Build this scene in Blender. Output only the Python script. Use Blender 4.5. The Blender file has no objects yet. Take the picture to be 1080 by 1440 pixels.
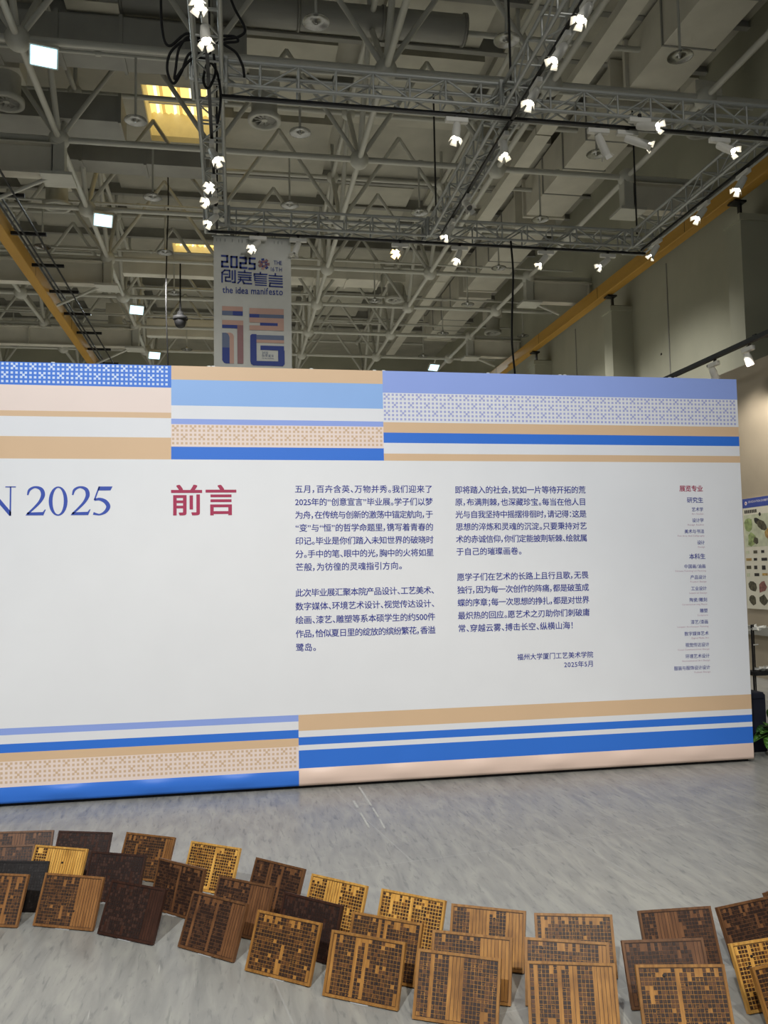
import bpy, math, random
from mathutils import Vector, Matrix
random.seed(7)
SC = bpy.context.scene
COL = SC.collection
PI = math.pi

# ------------------------------------------------------------------ camera
CAM_H = 1.53
yaw, pitch, roll, FPX = 0.17320984, 0.0699599, -0.01707633, 1189.45
cy, sy, cp, sp = math.cos(yaw), math.sin(yaw), math.cos(pitch), math.sin(pitch)
fw = Vector((sy*cp, cy*cp, sp)); rt = Vector((cy, -sy, 0)); up = rt.cross(fw)
rt2 = rt*math.cos(roll) + up*math.sin(roll); up2 = -rt*math.sin(roll) + up*math.cos(roll)
cd = bpy.data.cameras.new('camera'); cam = bpy.data.objects.new('camera', cd); COL.objects.link(cam)
M = Matrix((rt2, up2, -fw)).transposed().to_4x4(); M.translation = (0, 0, CAM_H)
cam.matrix_world = M
cd.sensor_fit = 'HORIZONTAL'; cd.sensor_width = 36; cd.lens = 36*FPX/1080; cd.clip_end = 200
SC.camera = cam

# ------------------------------------------------------------------ world, view, lamps
SC.view_settings.view_transform = 'Standard'; SC.view_settings.look = 'None'
SC.view_settings.exposure = 0.0; SC.view_settings.gamma = 1.0; SC.view_settings.use_curve_mapping = False
wd = bpy.data.worlds.new('world'); SC.world = wd; wd.use_nodes = True
bg = wd.node_tree.nodes['Background']; bg.inputs[0].default_value = (0.86, 0.93, 1.0, 1); bg.inputs[1].default_value = 0.32

def lamp_spot(name, loc, target, power, col, size=70, blend=.6, radius=.12):
    l = bpy.data.lights.new(name, 'SPOT'); l.energy = power; l.color = col
    l.spot_size = math.radians(size); l.spot_blend = blend; l.shadow_soft_size = radius
    o = bpy.data.objects.new(name, l); COL.objects.link(o); o.location = loc
    o.rotation_euler = (Vector(target)-Vector(loc)).to_track_quat('-Z', 'Y').to_euler()
    return o
WARM = (1.0, .93, .84); NEUT = (1.0, .98, .95); COOL = (.86, .95, 1.0)
# track spots of the rig over the visitors' side (trusses at Y = 5.8, 1.6 and -2.6)
lamp_spot('key_spot', (-2.2, -2.6, 7.2), (-1.7, 6.1, .8), 2150, (.95, .98, 1.0), 70)
lamp_spot('key_spot', (1.2, -2.6, 7.2), (0.1, 6.1, .9), 700, NEUT, 70)
lamp_spot('key_spot', (4.6, -1.2, 7.2), (2.4, 6.1, 2.0), 225, (1.0, .93, .90), 66)
lamp_spot('plate_spot', (0.9, -4.2, 7.2), (0.3, 3.6, 0), 1000, (1.0, .90, .74), 42, radius=.06)
# added fill lamps without fixtures, over hidden floor, lifting the ceiling by bounce
for hx in (-7.9, -1.9, 4.1, 7.0):
    for hy in (17.6, 22.4, 28.2, 34.6):
        lamp_spot('hall_fill', (hx, hy, 9.4), (hx, hy+.5, 0), 1200, (1.0, .98, .94), 125, .7, .25)
for hx in (-1.9, 4.1):
    lamp_spot('hall_fill', (hx, 4.3, 9.4), (hx, 6.6, 0), 400, (1.0, .97, .91), 150, .7, .25)  # added fill without fixtures, brightening the near trusses and the front floor
# rig spot turned on the banner
lamp_spot('banner_spot', (1.3, 10.2, 7.1), (.3, 14.5, 6.1), 95, NEUT, 40, radius=.05)
# partition spots
lamp_spot('partition_spot', (6.3, 9.6, 4.2), (7.0, 10.4, 2.2), 160, WARM, 100, radius=.05)

# ------------------------------------------------------------------ helpers
def lin(c):
    return tuple((v/255/12.92 if v/255 <= .04045 else ((v/255+.055)/1.055)**2.4) for v in c)
MATS = {}
def mat(name, rgb, rough=.6, metal=0., var=.08, scale=6., emit=None, estr=0., stretch=(1, 1, 1), bump=0., spec=.5, bscale=None):
    if name in MATS: return MATS[name]
    m = bpy.data.materials.new(name); m.use_nodes = True; nt = m.node_tree; b = nt.nodes['Principled BSDF']
    c = lin(rgb)
    b.inputs['Roughness'].default_value = rough; b.inputs['Metallic'].default_value = metal
    b.inputs['Specular IOR Level'].default_value = spec
    tc = nt.nodes.new('ShaderNodeTexCoord'); mp = nt.nodes.new('ShaderNodeMapping'); mp.inputs['Scale'].default_value = stretch
    nt.links.new(tc.outputs['Object'], mp.inputs['Vector'])
    no = nt.nodes.new('ShaderNodeTexNoise'); no.inputs['Scale'].default_value = scale; no.inputs['Detail'].default_value = 5
    nt.links.new(mp.outputs[0], no.inputs['Vector'])
    rp = nt.nodes.new('ShaderNodeValToRGB')
    rp.color_ramp.elements[0].position = .3; rp.color_ramp.elements[1].position = .7
    rp.color_ramp.elements[0].color = (*[max(0, v*(1-var)) for v in c], 1); rp.color_ramp.elements[1].color = (*[min(1, v*(1+var)) for v in c], 1)
    nt.links.new(no.outputs['Fac'], rp.inputs[0]); nt.links.new(rp.outputs[0], b.inputs['Base Color'])
    if bump:
        bp = nt.nodes.new('ShaderNodeBump'); bp.inputs['Strength'].default_value = bump; bp.inputs['Distance'].default_value = .02
        src = no
        if bscale:
            src = nt.nodes.new('ShaderNodeTexNoise'); src.inputs['Scale'].default_value = bscale; nt.links.new(mp.outputs[0], src.inputs['Vector'])
        nt.links.new(src.outputs['Fac'], bp.inputs['Height']); nt.links.new(bp.outputs[0], b.inputs['Normal'])
    if emit:
        b.inputs['Emission Color'].default_value = (*lin(emit), 1); b.inputs['Emission Strength'].default_value = estr
    MATS[name] = m
    return m

class MB:
    def __init__(s): s.v = []; s.f = []; s.m = []
    def quad(s, pts, m=0):
        n = len(s.v); s.v += [tuple(p) for p in pts]; s.f.append(tuple(range(n, n+len(pts)))); s.m.append(m)
    def box(s, lo, hi, m=0):
        x0, y0, z0 = lo; x1, y1, z1 = hi; n = len(s.v)
        s.v += [(x0,y0,z0),(x1,y0,z0),(x1,y1,z0),(x0,y1,z0),(x0,y0,z1),(x1,y0,z1),(x1,y1,z1),(x0,y1,z1)]
        for q in ((3,2,1,0),(4,5,6,7),(0,1,5,4),(1,2,6,5),(2,3,7,6),(3,0,4,7)):
            s.f.append(tuple(n+i for i in q)); s.m.append(m)
        return s
    def path(s, pts, r, n=8, cap=True, m=0):
        pts = [Vector(p) for p in pts]; base = len(s.v); k = len(pts)
        rr = r if isinstance(r, (list, tuple)) else [r]*k
        prev = None
        for i, p in enumerate(pts):
            t = (pts[min(i+1, k-1)]-pts[max(i-1, 0)]).normalized()
            a = prev - t*prev.dot(t) if prev else t.orthogonal()
            a.normalize(); b = t.cross(a); prev = a
            for j in range(n):
                g = 2*PI*j/n; s.v.append(tuple(p + (a*math.cos(g)+b*math.sin(g))*rr[i]))
        for i in range(k-1):
            for j in range(n):
                a0 = base+i*n+j; b0 = base+i*n+(j+1) % n
                s.f.append((a0, b0, b0+n, a0+n)); s.m.append(m)
        if cap:
            s.f.append(tuple(base+j for j in reversed(range(n)))); s.m.append(m)
            s.f.append(tuple(base+(k-1)*n+j for j in range(n))); s.m.append(m)
        return s
    def lathe(s, prof, n=20, c=(0, 0, 0), ax=None, m=0):
        # prof: (radius, height) along axis ax from c
        ax = Vector(ax or (0, 0, 1)).normalized(); a = ax.orthogonal().normalized(); b = ax.cross(a); c = Vector(c); base = len(s.v)
        for r, h in prof:
            for j in range(n):
                g = 2*PI*j/n; s.v.append(tuple(c+ax*h+(a*math.cos(g)+b*math.sin(g))*max(r, 1e-4)))
        for i in range(len(prof)-1):
            for j in range(n):
                a0 = base+i*n+j; b0 = base+i*n+(j+1) % n
                s.f.append((a0, b0, b0+n, a0+n)); s.m.append(m)
        return s
    def mesh(s, name, mats, off=(0, 0, 0), smooth=False):
        me = bpy.data.meshes.new(name)
        ox, oy, oz = off
        me.from_pydata([(x-ox, y-oy, z-oz) for x, y, z in s.v], [], s.f)
        mats = mats if isinstance(mats, (list, tuple)) else [mats]
        for q in mats: me.materials.append(q)
        me.polygons.foreach_set('material_index', s.m)
        if smooth: me.polygons.foreach_set('use_smooth', [True]*len(me.polygons))
        me.update()
        return me
    def build(s, name, mats, parent=None, smooth=False, bevel=0, world=True):
        off = parent.location if (parent is not None and world) else (0, 0, 0)
        if parent is not None and world and parent.parent is not None: off = parent.parent.location + parent.location
        o = bpy.data.objects.new(name, s.mesh(name, mats, off, smooth)); COL.objects.link(o); o.parent = parent
        if bevel:
            bv = o.modifiers.new('bevel', 'BEVEL'); bv.width = bevel; bv.segments = 2; bv.limit_method = 'ANGLE'
        return o
def tag(o, label=None, cat=None, group=None, kind=None):
    if label: o['label'] = label
    if cat: o['category'] = cat
    if group: o['group'] = group
    if kind: o['kind'] = kind
    return o
def thing(name, label, cat, loc=(0, 0, 0), group=None, kind=None):
    o = bpy.data.objects.new(name, None); COL.objects.link(o); o.location = loc; o.empty_display_size = .1
    return tag(o, label, cat, group, kind)
_unit = {}
def unit_cyl(material, n=8):
    k = (material.name, n)
    if k not in _unit:
        b = MB(); b.path([(0, 0, 0), (0, 0, 1)], 1, n); _unit[k] = b.mesh('tube', material, smooth=False)
        me = _unit[k]; me.polygons.foreach_set('use_smooth', [len(p.vertices) == 4 for p in me.polygons])
    return _unit[k]
def rod(name, p0, p1, r, material, parent, n=8):
    p0 = Vector(p0); p1 = Vector(p1); d = p1-p0
    o = bpy.data.objects.new(name, unit_cyl(material, n)); COL.objects.link(o); o.parent = parent
    o.location = p0 - parent.location; o.rotation_euler = d.to_track_quat('Z', 'Y').to_euler(); o.scale = (r, r, d.length)
    return o
def smooth_path(pts, k=8):
    P = [Vector(p) for p in pts]; P = [P[0]*2-P[1]] + P + [P[-1]*2-P[-2]]; out = []
    for i in range(1, len(P)-2):
        a, b, c, d = P[i-1:i+3]
        for j in range(k):
            t = j/k
            out.append(.5*((2*b)+(c-a)*t+(2*a-5*b+4*c-d)*t*t+(3*b-a-3*c+d)*t**3))
    out.append(P[-2]); return out
def project(p):
    d = Vector(p)-Vector((0, 0, CAM_H)); z = d.dot(fw)
    if z <= .1: return None
    return 540+FPX*d.dot(rt2)/z, 720-FPX*d.dot(up2)/z
def in_view(p0, p1, lim=580):
    for i in range(7):
        q = project(Vector(p0).lerp(Vector(p1), i/6))
        if q and -240 < q[0] < 1320 and -160 < q[1] < lim: return True
    return False

_gl = {}
def prepare_glyphs(chars):
    """outlines of all characters used on the board and banner, made once while the scene is still empty"""
    obs = []
    for ch in sorted(set(chars)):
        cu = bpy.data.curves.new('glyph', 'FONT'); cu.body = ch; cu.size = 1; cu.resolution_u = 3; cu.fill_mode = 'FRONT'
        o = bpy.data.objects.new('glyph', cu); COL.objects.link(o); obs.append((ch, o))
    dg = bpy.context.evaluated_depsgraph_get()
    for ch, o in obs:
        me = o.evaluated_get(dg).to_mesh()
        _gl[ch] = ([(v.co.x, v.co.y) for v in me.vertices], [tuple(p.vertices) for p in me.polygons])
        o.evaluated_get(dg).to_mesh_clear()
    for ch, o in obs:
        cu = o.data; bpy.data.objects.remove(o); bpy.data.curves.remove(cu)
def glyph(ch, bold=0.): return _gl[ch]
C1 = ['五月，百卉含英、万物并秀。我们迎来了', '2025年的“创意宣言”毕业展。学子们以梦', '为舟，在传统与创新的激荡中锚定航向，于', '“变”与“恒”的哲学命题里，镌写着青春的', '印记。毕业是你们踏入未知世界的破晓时', '分。手中的笔、眼中的光，胸中的火将如星', '芒般，为彷徨的灵魂指引方向。']
C2 = ['此次毕业展汇聚本院产品设计、工艺美术、', '数字媒体、环境艺术设计、视觉传达设计、', '绘画、漆艺、雕塑等系本硕学生的约500件', '作品，恰似夏日里的绽放的缤纷繁花，香溢', '鹭岛。']
C3 = ['即将踏入的社会，犹如一片等待开拓的荒', '原，布满荆棘，也深藏珍宝。每当在他人目', '光与自我坚持中摇摆徘徊时，请记得：这是', '思想的淬炼和灵魂的沉淀。只要秉持对艺', '术的赤诚信仰，你们定能披荆斩棘、绘就属', '于自己的璀璨画卷。']
C4 = ['愿学子们在艺术的长路上且行且歌，无畏', '独行，因为每一次创作的阵痛，都是破茧成', '蝶的序章；每一次思想的挣扎，都是对世界', '最炽热的回应。愿艺术之刃助你们刺破庸', '常、穿越云雾、搏击长空、纵横山海！']
LST = [('艺术学', 1.974, .101, 'Art Studies', .101), ('设计学', 1.888, .101, 'Design Studies', .14), ('美术与书法', 1.801, .170, 'Fine Arts And Calligraphy', .228), ('设计', 1.713, .066, 'Design', .06),
       ('中国画/油画', 1.527, .185, 'Chinese Painting/oil Painting', .261), ('产品设计', 1.442, .136, 'Product Design', .137), ('工业设计', 1.354, .135, 'Industrial Design', .15), ('陶瓷/雕刻', 1.266, .152, 'Ceramics/carving Mayor', .214), ('雕塑', 1.181, .068, 'Sculpture', .088),
       ('漆艺/漆画', 1.094, .149, 'Lacquer Art/lacquer Painting', .262), ('数字媒体艺术', 1.005, .206, 'Digital Media Art', .147), ('视觉传达设计', .918, .202, 'Visual Communication Design', .268), ('环境艺术设计', .831, .205, 'Environmental Art Design', .232), ('服装与服饰设计设计', .742, .305, 'Fashion Design', .135)]
prepare_glyphs(''.join(C1+C2+C3+C4)+''.join(a[0]+a[3] for a in LST)+'前言展览专业研究生本科福州大学厦门工艺美术院2025年5月theidamnfsoTHE16创意宣言GRADUATIONEXHIBITION')

# ------------------------------------------------------------------ materials
def floor_material():
    m = bpy.data.materials.new('floor_stone'); m.use_nodes = True; nt = m.node_tree; N = nt.nodes.new; L = nt.links.new
    b = nt.nodes['Principled BSDF']
    tc = N('ShaderNodeTexCoord')
    def noise(sc, rot, stretch, det=6, dist=0.):
        mp = N('ShaderNodeMapping'); mp.inputs['Rotation'].default_value = (0, 0, math.radians(rot)); mp.inputs['Scale'].default_value = stretch
        L(tc.outputs['Object'], mp.inputs['Vector'])
        n = N('ShaderNodeTexNoise'); n.inputs['Scale'].default_value = sc; n.inputs['Detail'].default_value = det; n.inputs['Distortion'].default_value = dist
        L(mp.outputs[0], n.inputs['Vector']); return n.outputs['Fac']
    def ramp(fac, stops):
        r = N('ShaderNodeValToRGB'); e = r.color_ramp.elements
        e[0].position, e[0].color = stops[0][0], (*stops[0][1], 1); e[1].position, e[1].color = stops[-1][0], (*stops[-1][1], 1)
        for p, c in stops[1:-1]:
            q = e.new(p); q.color = (*c, 1)
        L(fac, r.inputs[0]); return r.outputs[0]
    def mix(a, bb, fac, mode='MIX'):
        x = N('ShaderNodeMix'); x.data_type = 'RGBA'; x.blend_type = mode
        if isinstance(fac, float): x.inputs[0].default_value = fac
        else: L(fac, x.inputs[0])
        L(a, x.inputs[6])
        if isinstance(bb, tuple): x.inputs[7].default_value = (*bb, 1)
        else: L(bb, x.inputs[7])
        return x.outputs[2]
    streak = noise(6.0, 14, (2.6, .55, 1), 8, .8)
    cloud = noise(.8, 0, (1, 1, 1), 4)
    fine = noise(17, 16, (3.2, .55, 1), 6, .6)
    c1 = ramp(streak, [(.30, lin((117, 117, 114))), (.5, lin((144, 143, 138))), (.68, lin((168, 167, 158)))])
    c2 = ramp(cloud, [(.3, lin((127, 129, 128))), (.7, lin((159, 156, 146)))])
    c = mix(c1, c2, .45)
    dk = ramp(fine, [(.30, (.62, .64, .66)), (.44, (1, 1, 1))])
    c = mix(c, dk, .8, 'MULTIPLY')
    scr = ramp(noise(7, 32, (9, .4, 1), 3, .3), [(.715, (0, 0, 0)), (.78, (.7, .7, .7))])
    c = mix(c, lin((186, 186, 181)), scr)
    br = N('ShaderNodeTexBrick'); br.inputs['Scale'].default_value = 1; br.inputs['Brick Width'].default_value = 1.9; br.inputs['Row Height'].default_value = 1.55
    br.inputs['Mortar Size'].default_value = .004; br.inputs['Mortar Smooth'].default_value = .3
    mp = N('ShaderNodeMapping'); mp.inputs['Rotation'].default_value = (0, 0, math.radians(-9)); mp.inputs['Location'].default_value = (.3, .35, 0)
    L(tc.outputs['Object'], mp.inputs['Vector']); L(mp.outputs[0], br.inputs['Vector'])
    mm = N('ShaderNodeMath'); mm.operation = 'MULTIPLY'; mm.inputs[1].default_value = .28; L(br.outputs['Fac'], mm.inputs[0])
    c = mix(c, lin((176, 177, 176)), mm.outputs[0])
    L(c, b.inputs['Base Color'])
    rr = N('ShaderNodeMapRange'); rr.inputs[3].default_value = .26; rr.inputs[4].default_value = .44; L(streak, rr.inputs[0]); L(rr.outputs[0], b.inputs['Roughness'])
    bp = N('ShaderNodeBump'); bp.inputs['Strength'].default_value = .08; bp.inputs['Distance'].default_value = .01; L(fine, bp.inputs['Height']); L(bp.outputs[0], b.inputs['Normal'])
    return m
M_FLOOR = floor_material()
M_DECK = mat('deck_beige', (176, 173, 160), .8, var=.12, scale=1.2)
M_DECK2 = mat('deck_beige_light', (190, 187, 173), .8, var=.10, scale=1.5)
M_FRAME = mat('frame_paint', (192, 191, 181), .55, var=.06, scale=3)
M_DUCT = mat('duct_paint', (212, 208, 194), .6, var=.08, scale=1.5)
M_DUCT_D = mat('duct_grey', (150, 149, 142), .6, var=.1, scale=1.5)
M_WALL = mat('wall_paint', (172, 171, 152), .8, var=.06, scale=1.0, bump=.05)
M_PART = mat('partition_paint', (168, 156, 136), .75, var=.05, scale=2)
M_YEL = mat('crane_yellow', (186, 142, 58), .5, var=.10, scale=1.2, stretch=(3, .4, 3))
M_ALU = mat('aluminium', (176, 178, 174), .5, .4, var=.06, scale=8)
M_DARK = mat('black_metal', (30, 30, 31), .45, .2, var=.1)
M_BLACK = mat('black_rubber', (15, 15, 16), .85, var=.1)
M_WHITE = mat('white_enamel', (226, 224, 216), .4, var=.03)
M_LENS = mat('lamp_lens', (255, 250, 240), .4, var=.0, emit=(255, 247, 232), estr=34)
M_LENSW = mat('lamp_lens_warm', (255, 220, 170), .4, var=.0, emit=(255, 214, 150), estr=150)
M_LENSO = mat('lamp_lens_off', (120, 120, 118), .2, var=.05)
M_FLOOD = mat('flood_glass', (230, 250, 255), .3, var=0, emit=(176, 230, 255), estr=2.6)
M_SKY = mat('skylight_sheet', (120, 110, 80), .5, var=.25, scale=3, stretch=(1, .2, 1), emit=(252, 216, 124), estr=1.5)
M_SKY2 = mat('skylight_sheet_bright', (120, 116, 100), .5, var=.05, emit=(255, 244, 200), estr=1.7)
M_SKY3 = mat('skylight_sheet_deep', (110, 90, 50), .5, var=.1, emit=(240, 196, 104), estr=.8)
M_CURB = mat('skylight_curb', (236, 230, 206), .7, var=.05)
M_DISC = mat('steel_disc', (150, 150, 146), .25, .9, var=.2, scale=9)

# ------------------------------------------------------------------ setting
TAPE = (((0.852, 6.089), (0.861, 5.598), 0.007), ((0.862, 5.546), (0.864, 5.334), 0.006), ((0.865, 5.287), (0.863, 5.094), 0.005), ((0.764, 5.745), (0.767, 5.569), 0.008), ((0.769, 5.452), (0.774, 5.129), 0.006))
b = MB(); b.box((-16, -9, -.1), (11.2, 44, 0)); tag(b.build('floor', M_FLOOR), kind='structure')
M_TAPE = mat('tape_residue', (176, 176, 170), .6, var=.15, scale=60)
for pa, pb, w in TAPE:
    pa = Vector((*pa, 0)); pb = Vector((*pb, 0)); n_ = (pb-pa).normalized().cross(Vector((0, 0, 1)))*w
    q = MB(); q.quad([pa-n_, pb-n_, pb+n_, pa+n_]); q.v = [(x, y, .0012) for x, y, z in q.v]; o = q.build('tape_residue', M_TAPE); o.parent = bpy.data.objects['floor']
HZ = CAM_H
XW, XP = 10.5, 9.9
b = MB(); b.box((XW, -9, 0), (XW+.4, 44, 13.1)); wr = tag(b.build('wall_right', M_WALL), kind='structure')
for k in range(4):
    y0 = 14.9+5.9*k
    b = MB(); b.box((XP, y0, 0), (XW, y0+.5, HZ+6.85)); b.box((XP-.04, y0-.04, HZ+6.85), (XW, y0+.54, HZ+6.98)); b.build('pilaster', M_WALL, wr)
    b = MB()
    b.box((XP+.02, y0+.05, HZ+6.98), (XW, y0+.45, HZ+7.02)); b.box((XP+.14, y0+.2, HZ+7.02), (XP+.18, y0+.3, HZ+7.33)); b.box((XP-.02, y0+.12, HZ+7.29), (XP+.24, y0+.38, HZ+7.33))
    b.build('bracket', M_DARK, wr)
for (yy, zz) in ((12.9, 5.2), (17.2, 4.6), (17.25, 4.5), (18.6, 3.9), (18.65, 3.8), (19.3, 5.3), (23.6, 4.0), (23.6, 3.85), (24.1, 5.2)):
    b = MB(); b.box((XW-.012, yy, HZ+zz-.02), (XW, yy+.06, HZ+zz+.025)); b.build('wall_fitting', M_DARK, wr)
b = MB(); b.box((XW-.02, 18.9, 0), (XW, 18.93, 9)); b.build('joint_strip', M_DUCT_D, wr)
b = MB(); b.box((XW-.02, 24.6, 0), (XW, 24.63, 9)); b.build('joint_strip', M_DUCT_D, wr)
b = MB(); b.box((-16.4, -9, 0), (-16, 44, 13.1)); tag(b.build('wall_left', M_WALL), kind='structure')
b = MB(); b.box((-16, 44, 0), (11.2, 44.4, 13.1)); tag(b.build('wall_back', M_WALL), kind='structure')

# ---- roof deck with panels and lit skylights
TZ0 = HZ+5.9; ZB = HZ+8.6            # bottom chord level
ZT = ZB+1.9            # top chord level
ZD = HZ+11.4           # deck
XL = [-3.41+2.99*k for k in range(-3, 5)]
YR = [13.76+3.2*k for k in range(-1, 8)]
b = MB()
xs = [-16.4, -2.15, -.4, 11.2]; ys = [-9, 19.6, 22.2, 29.2, 31.4, 38.2, 40, 44.4]
for i in range(3):
    for j in range(7):
        if i == 1 and j in (1, 3, 5): continue
        b.box((xs[i], ys[j], ZD), (xs[i+1], ys[j+1], ZD+.15))
ceil = tag(b.build('ceiling', M_DECK), kind='structure')
for j in (1, 3, 5):
    y0, y1 = ys[j], ys[j+1]
    s = thing('skylight', {1: 'nearest yellow lit skylight between the roof beams by the left truss', 3: 'second yellow skylight, above and left of the hanging banner', 5: 'farthest yellow skylight just left of the banner'}[j], 'skylight', (-1.28, (y0+y1)/2, ZD), 'yellow skylights in the roof')
    q = MB(); n = 24
    for i in range(n):           # corrugated sheet
        xa = -2.15+1.75*i/n; xb = -2.15+1.75*(i+1)/n; za = ZD+.75+(.05 if i % 2 else 0); zb = ZD+.75+(0 if i % 2 else .05)
        q.quad([(xa, y0, za), (xa, y1, za), (xb, y1, zb), (xb, y0, zb)], (0, 0, 1, 0, 2, 0)[i % 6])
    q.build('corrugated_sheet', [M_SKY, M_SKY2, M_SKY3], s)
    q = MB(); q.box((-2.2, y0-.05, ZD+.15), (-2.15, y1+.05, ZD+.85)); q.box((-.4, y0-.05, ZD+.15), (-.35, y1+.05, ZD+.85))
    q.box((-2.15, y0-.05, ZD+.15), (-.4, y0, ZD+.85)); q.box((-2.15, y1, ZD+.15), (-.4, y1+.05, ZD+.85)); q.build('curb', M_CURB, s)
    for t in (.35, .7):
        q = MB(); yy = y0+(y1-y0)*t; q.box((-2.15, yy-.04, ZD+.6), (-.4, yy+.04, ZD+.68)); q.build('glazing_bar', M_FRAME, s)
for i, x in enumerate(XL):
    for j, y in enumerate(YR):
        cx, cyy = x+1.5, y+1.6
        if -3 < cx < 0 and any(a-1.6 < cyy < bb+1.6 for a, bb in ((19.6, 22.2), (29.2, 31.4), (38.2, 40))): continue
        if not in_view((cx-1.4, cyy, ZD), (cx+1.4, cyy, ZD)): continue
        h = random.choice((.1, .16, .25, .32))
        w = 1.34 if (i+j) % 3 else 1.1
        q = MB(); q.box((cx-w, cyy-1.45, ZD-h), (cx+w, cyy+1.45, ZD)); q.build('ceiling_panel', random.choice((M_DECK, M_DECK2)), ceil)
for y in [10.4+1.6*k for k in range(18)]:
    if any(a-.1 < y < bb+.1 for a, bb in ((19.6, 22.2), (29.2, 31.4), (38.2, 40))): continue
    q = MB(); q.box((-12, y-.07, ZD-.34), (10.5, y+.07, ZD-.31)); q.box((-12, y-.012, ZD-.31), (10.5, y+.012, ZD)); q.build('purlin', M_DUCT_D, ceil)

# ---- space frame
frame = thing('space_frame', 'painted tubular space frame with ball nodes under the hall roof', 'roof frame', (0, 20, ZB))
segs = []
for x in XL:
    for j, y in enumerate(YR):
        if j+1 < len(YR): segs.append(('chord_tube', (x, y, ZB), (x, YR[j+1], ZB), .062))
        if x+2.9 < 9: segs.append(('chord_tube', (x, y, ZB), (x+2.99, y, ZB), .062))
        elif True: segs.append(('chord_tube', (x, y, ZB), (10.5, y, ZB), .062))
        if x > 8: continue
        segs.append(('web_tube', (x, y, ZB), (x, y+1.6, ZT), .058))
        segs.append(('web_tube', (x, y, ZB), (x, y-1.6, ZT), .058))
        segs.append(('web_tube', (x, y, ZB), (x+1.5, y, ZT+.35), .05))
        segs.append(('web_tube', (x, y, ZB), (x-1.5, y, ZT+.35), .05))
        segs.append(('top_tube', (x, y-1.6, ZT), (x, y+1.6, ZT), .058))
        segs.append(('top_tube', (x, y+1.6, ZT), (x+2.99, y+1.6, ZT), .058))
        segs.append(('post_tube', (x, y+1.6, ZT), (x, y+1.6, ZD), .045))
segs = [s for s in segs if in_view(s[1], s[2])]
segs.sort(key=lambda s: (Vector(s[1])+Vector(s[2])).length)
counts = {}
rest = MB()
for nme, p0, p1, r in segs:
    counts[nme] = counts.get(nme, 0)+1
    if counts[nme] <= 290: rod(nme, p0, p1, r, M_FRAME, frame)
    else: rest.path([p0, p1], r, 6)
if rest.v: tag(rest.build('far_tubes', M_FRAME, frame, smooth=True), kind='stuff')
q = MB(); q.lathe([(.0, -.2)]+[(.2*math.cos(a*PI/16), .2*math.sin(a*PI/16)) for a in range(-7, 8)]+[(.0, .2)], 16); ball = q.mesh('ball_node', M_FRAME, smooth=True)
for x in XL:
    for y in YR:
        for (yy, zz, sc) in ((y, ZB, 1), (y+1.6, ZT, .8))[:1 if x > 8 else 2]:
            if in_view((x, yy, zz), (x, yy, zz)):
                o = bpy.data.objects.new('ball_node', ball); COL.objects.link(o); o.parent = frame; o.location = Vector((x, yy, zz))-frame.location; o.scale = (sc,)*3

# ---- cross girders and posts below the frame, both sides
def girder(x0, x1, y, z0, z1, post_x, label):
    g = thing('cross_girder', label, 'girder', (post_x, y, z0), 'cross girders under the roof frame')
    q = MB(); q.box((x0, y-.012, z0), (x1, y+.012, z1)); q.build('web_plate', M_DUCT, g)
    for z in (z0, z1): q = MB(); q.box((x0, y-.14, z-.015), (x1, y+.14, z+.015)); q.build('flange', M_DUCT, g)
    n = int((x1-x0)/1.5)
    for k in range(n+1):
        xx = x0+.1+(x1-x0-.2)*k/max(n, 1)
        q = MB(); q.box((xx-.01, y-.13, z0), (xx+.01, y+.13, z1)); q.build('stiffener', M_DUCT, g)
    q = MB(); q.box((post_x-.13, y-.13, z0-.03), (post_x+.13, y+.13, ZB)); q.build('post', M_FRAME, g, bevel=.01)
    q = MB(); q.box((post_x-.3, y-.3, z0-.09), (post_x+.3, y+.3, z0-.03)); q.build('base_plate', M_FRAME, g)
    rod('brace', (post_x+(.2 if x1 > 0 else -.2), y, z0-.05), (post_x+.95, y+.1, z0-.3) if x1 > 0 else (post_x-1.3, y, z0-.6), .04, M_FRAME, g)
for k, (y, w) in enumerate(((16.96, 'nearest'), (23.36, 'middle'), (29.76, 'farthest'))):
    girder(8.55, 10.48, y, ZB-.75, ZB-.15, 8.55, w+' cross girder from roof post to the right wall above crane beam')
    girder(-12, -3.41, y, ZB-.75, ZB-.15, -3.41, w+' long cross girder over the left yellow crane beam')
for k, (x0, x1, y, w) in enumerate(((-3.2, 0.2, 24.9, 'near'), (-3.2, .2, 31.4, 'far'))):
    q = MB(); q.box((x0, y-.15, ZB+.1), (x1, y+.15, ZB+.75)); o = q.build('box_girder', M_DUCT, bevel=.02)
    tag(o, w+' pale box girder under the yellow skylights left of the banner', 'girder', 'box girders left of the banner')

# ---- crane beams
for s, (x0, x1) in enumerate(((-5.07, -4.82), (9.8, 10.05))):
    c = thing('crane_beam', ('yellow steel crane beam running back on the left side', 'yellow steel crane beam along the right wall on brackets')[s], 'crane beam', ((x0+x1)/2, 20, HZ+7.35), 'yellow crane beams')
    q = MB(); q.box((x0, -6, HZ+7.35), (x1, 43, HZ+7.70)); q.build('beam', M_YEL, c, bevel=.02)
    q = MB(); q.box(((x0+x1)/2-.03, -6, HZ+7.70), ((x0+x1)/2+.03, 43, HZ+7.75)); q.build('rail', M_DARK, c)
    for k in range(7):
        yy = 12.2+4.6*k
        q = MB(); q.box((x0-.005, yy, HZ+7.37), (x1+.005, yy+.012, HZ+7.68)); q.build('splice_joint', M_DARK, c)
con = thing('conductor_line', 'dark conductor wires on arms beside the left yellow beam', 'conductor line', (-4.5, 20, HZ+7.45))
for dx in (0, .10, .38):
    rod('wire', (-4.62+dx, 8, HZ+7.45), (-4.62+dx, 43, HZ+7.45), .022, M_DARK, con, 6)
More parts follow.
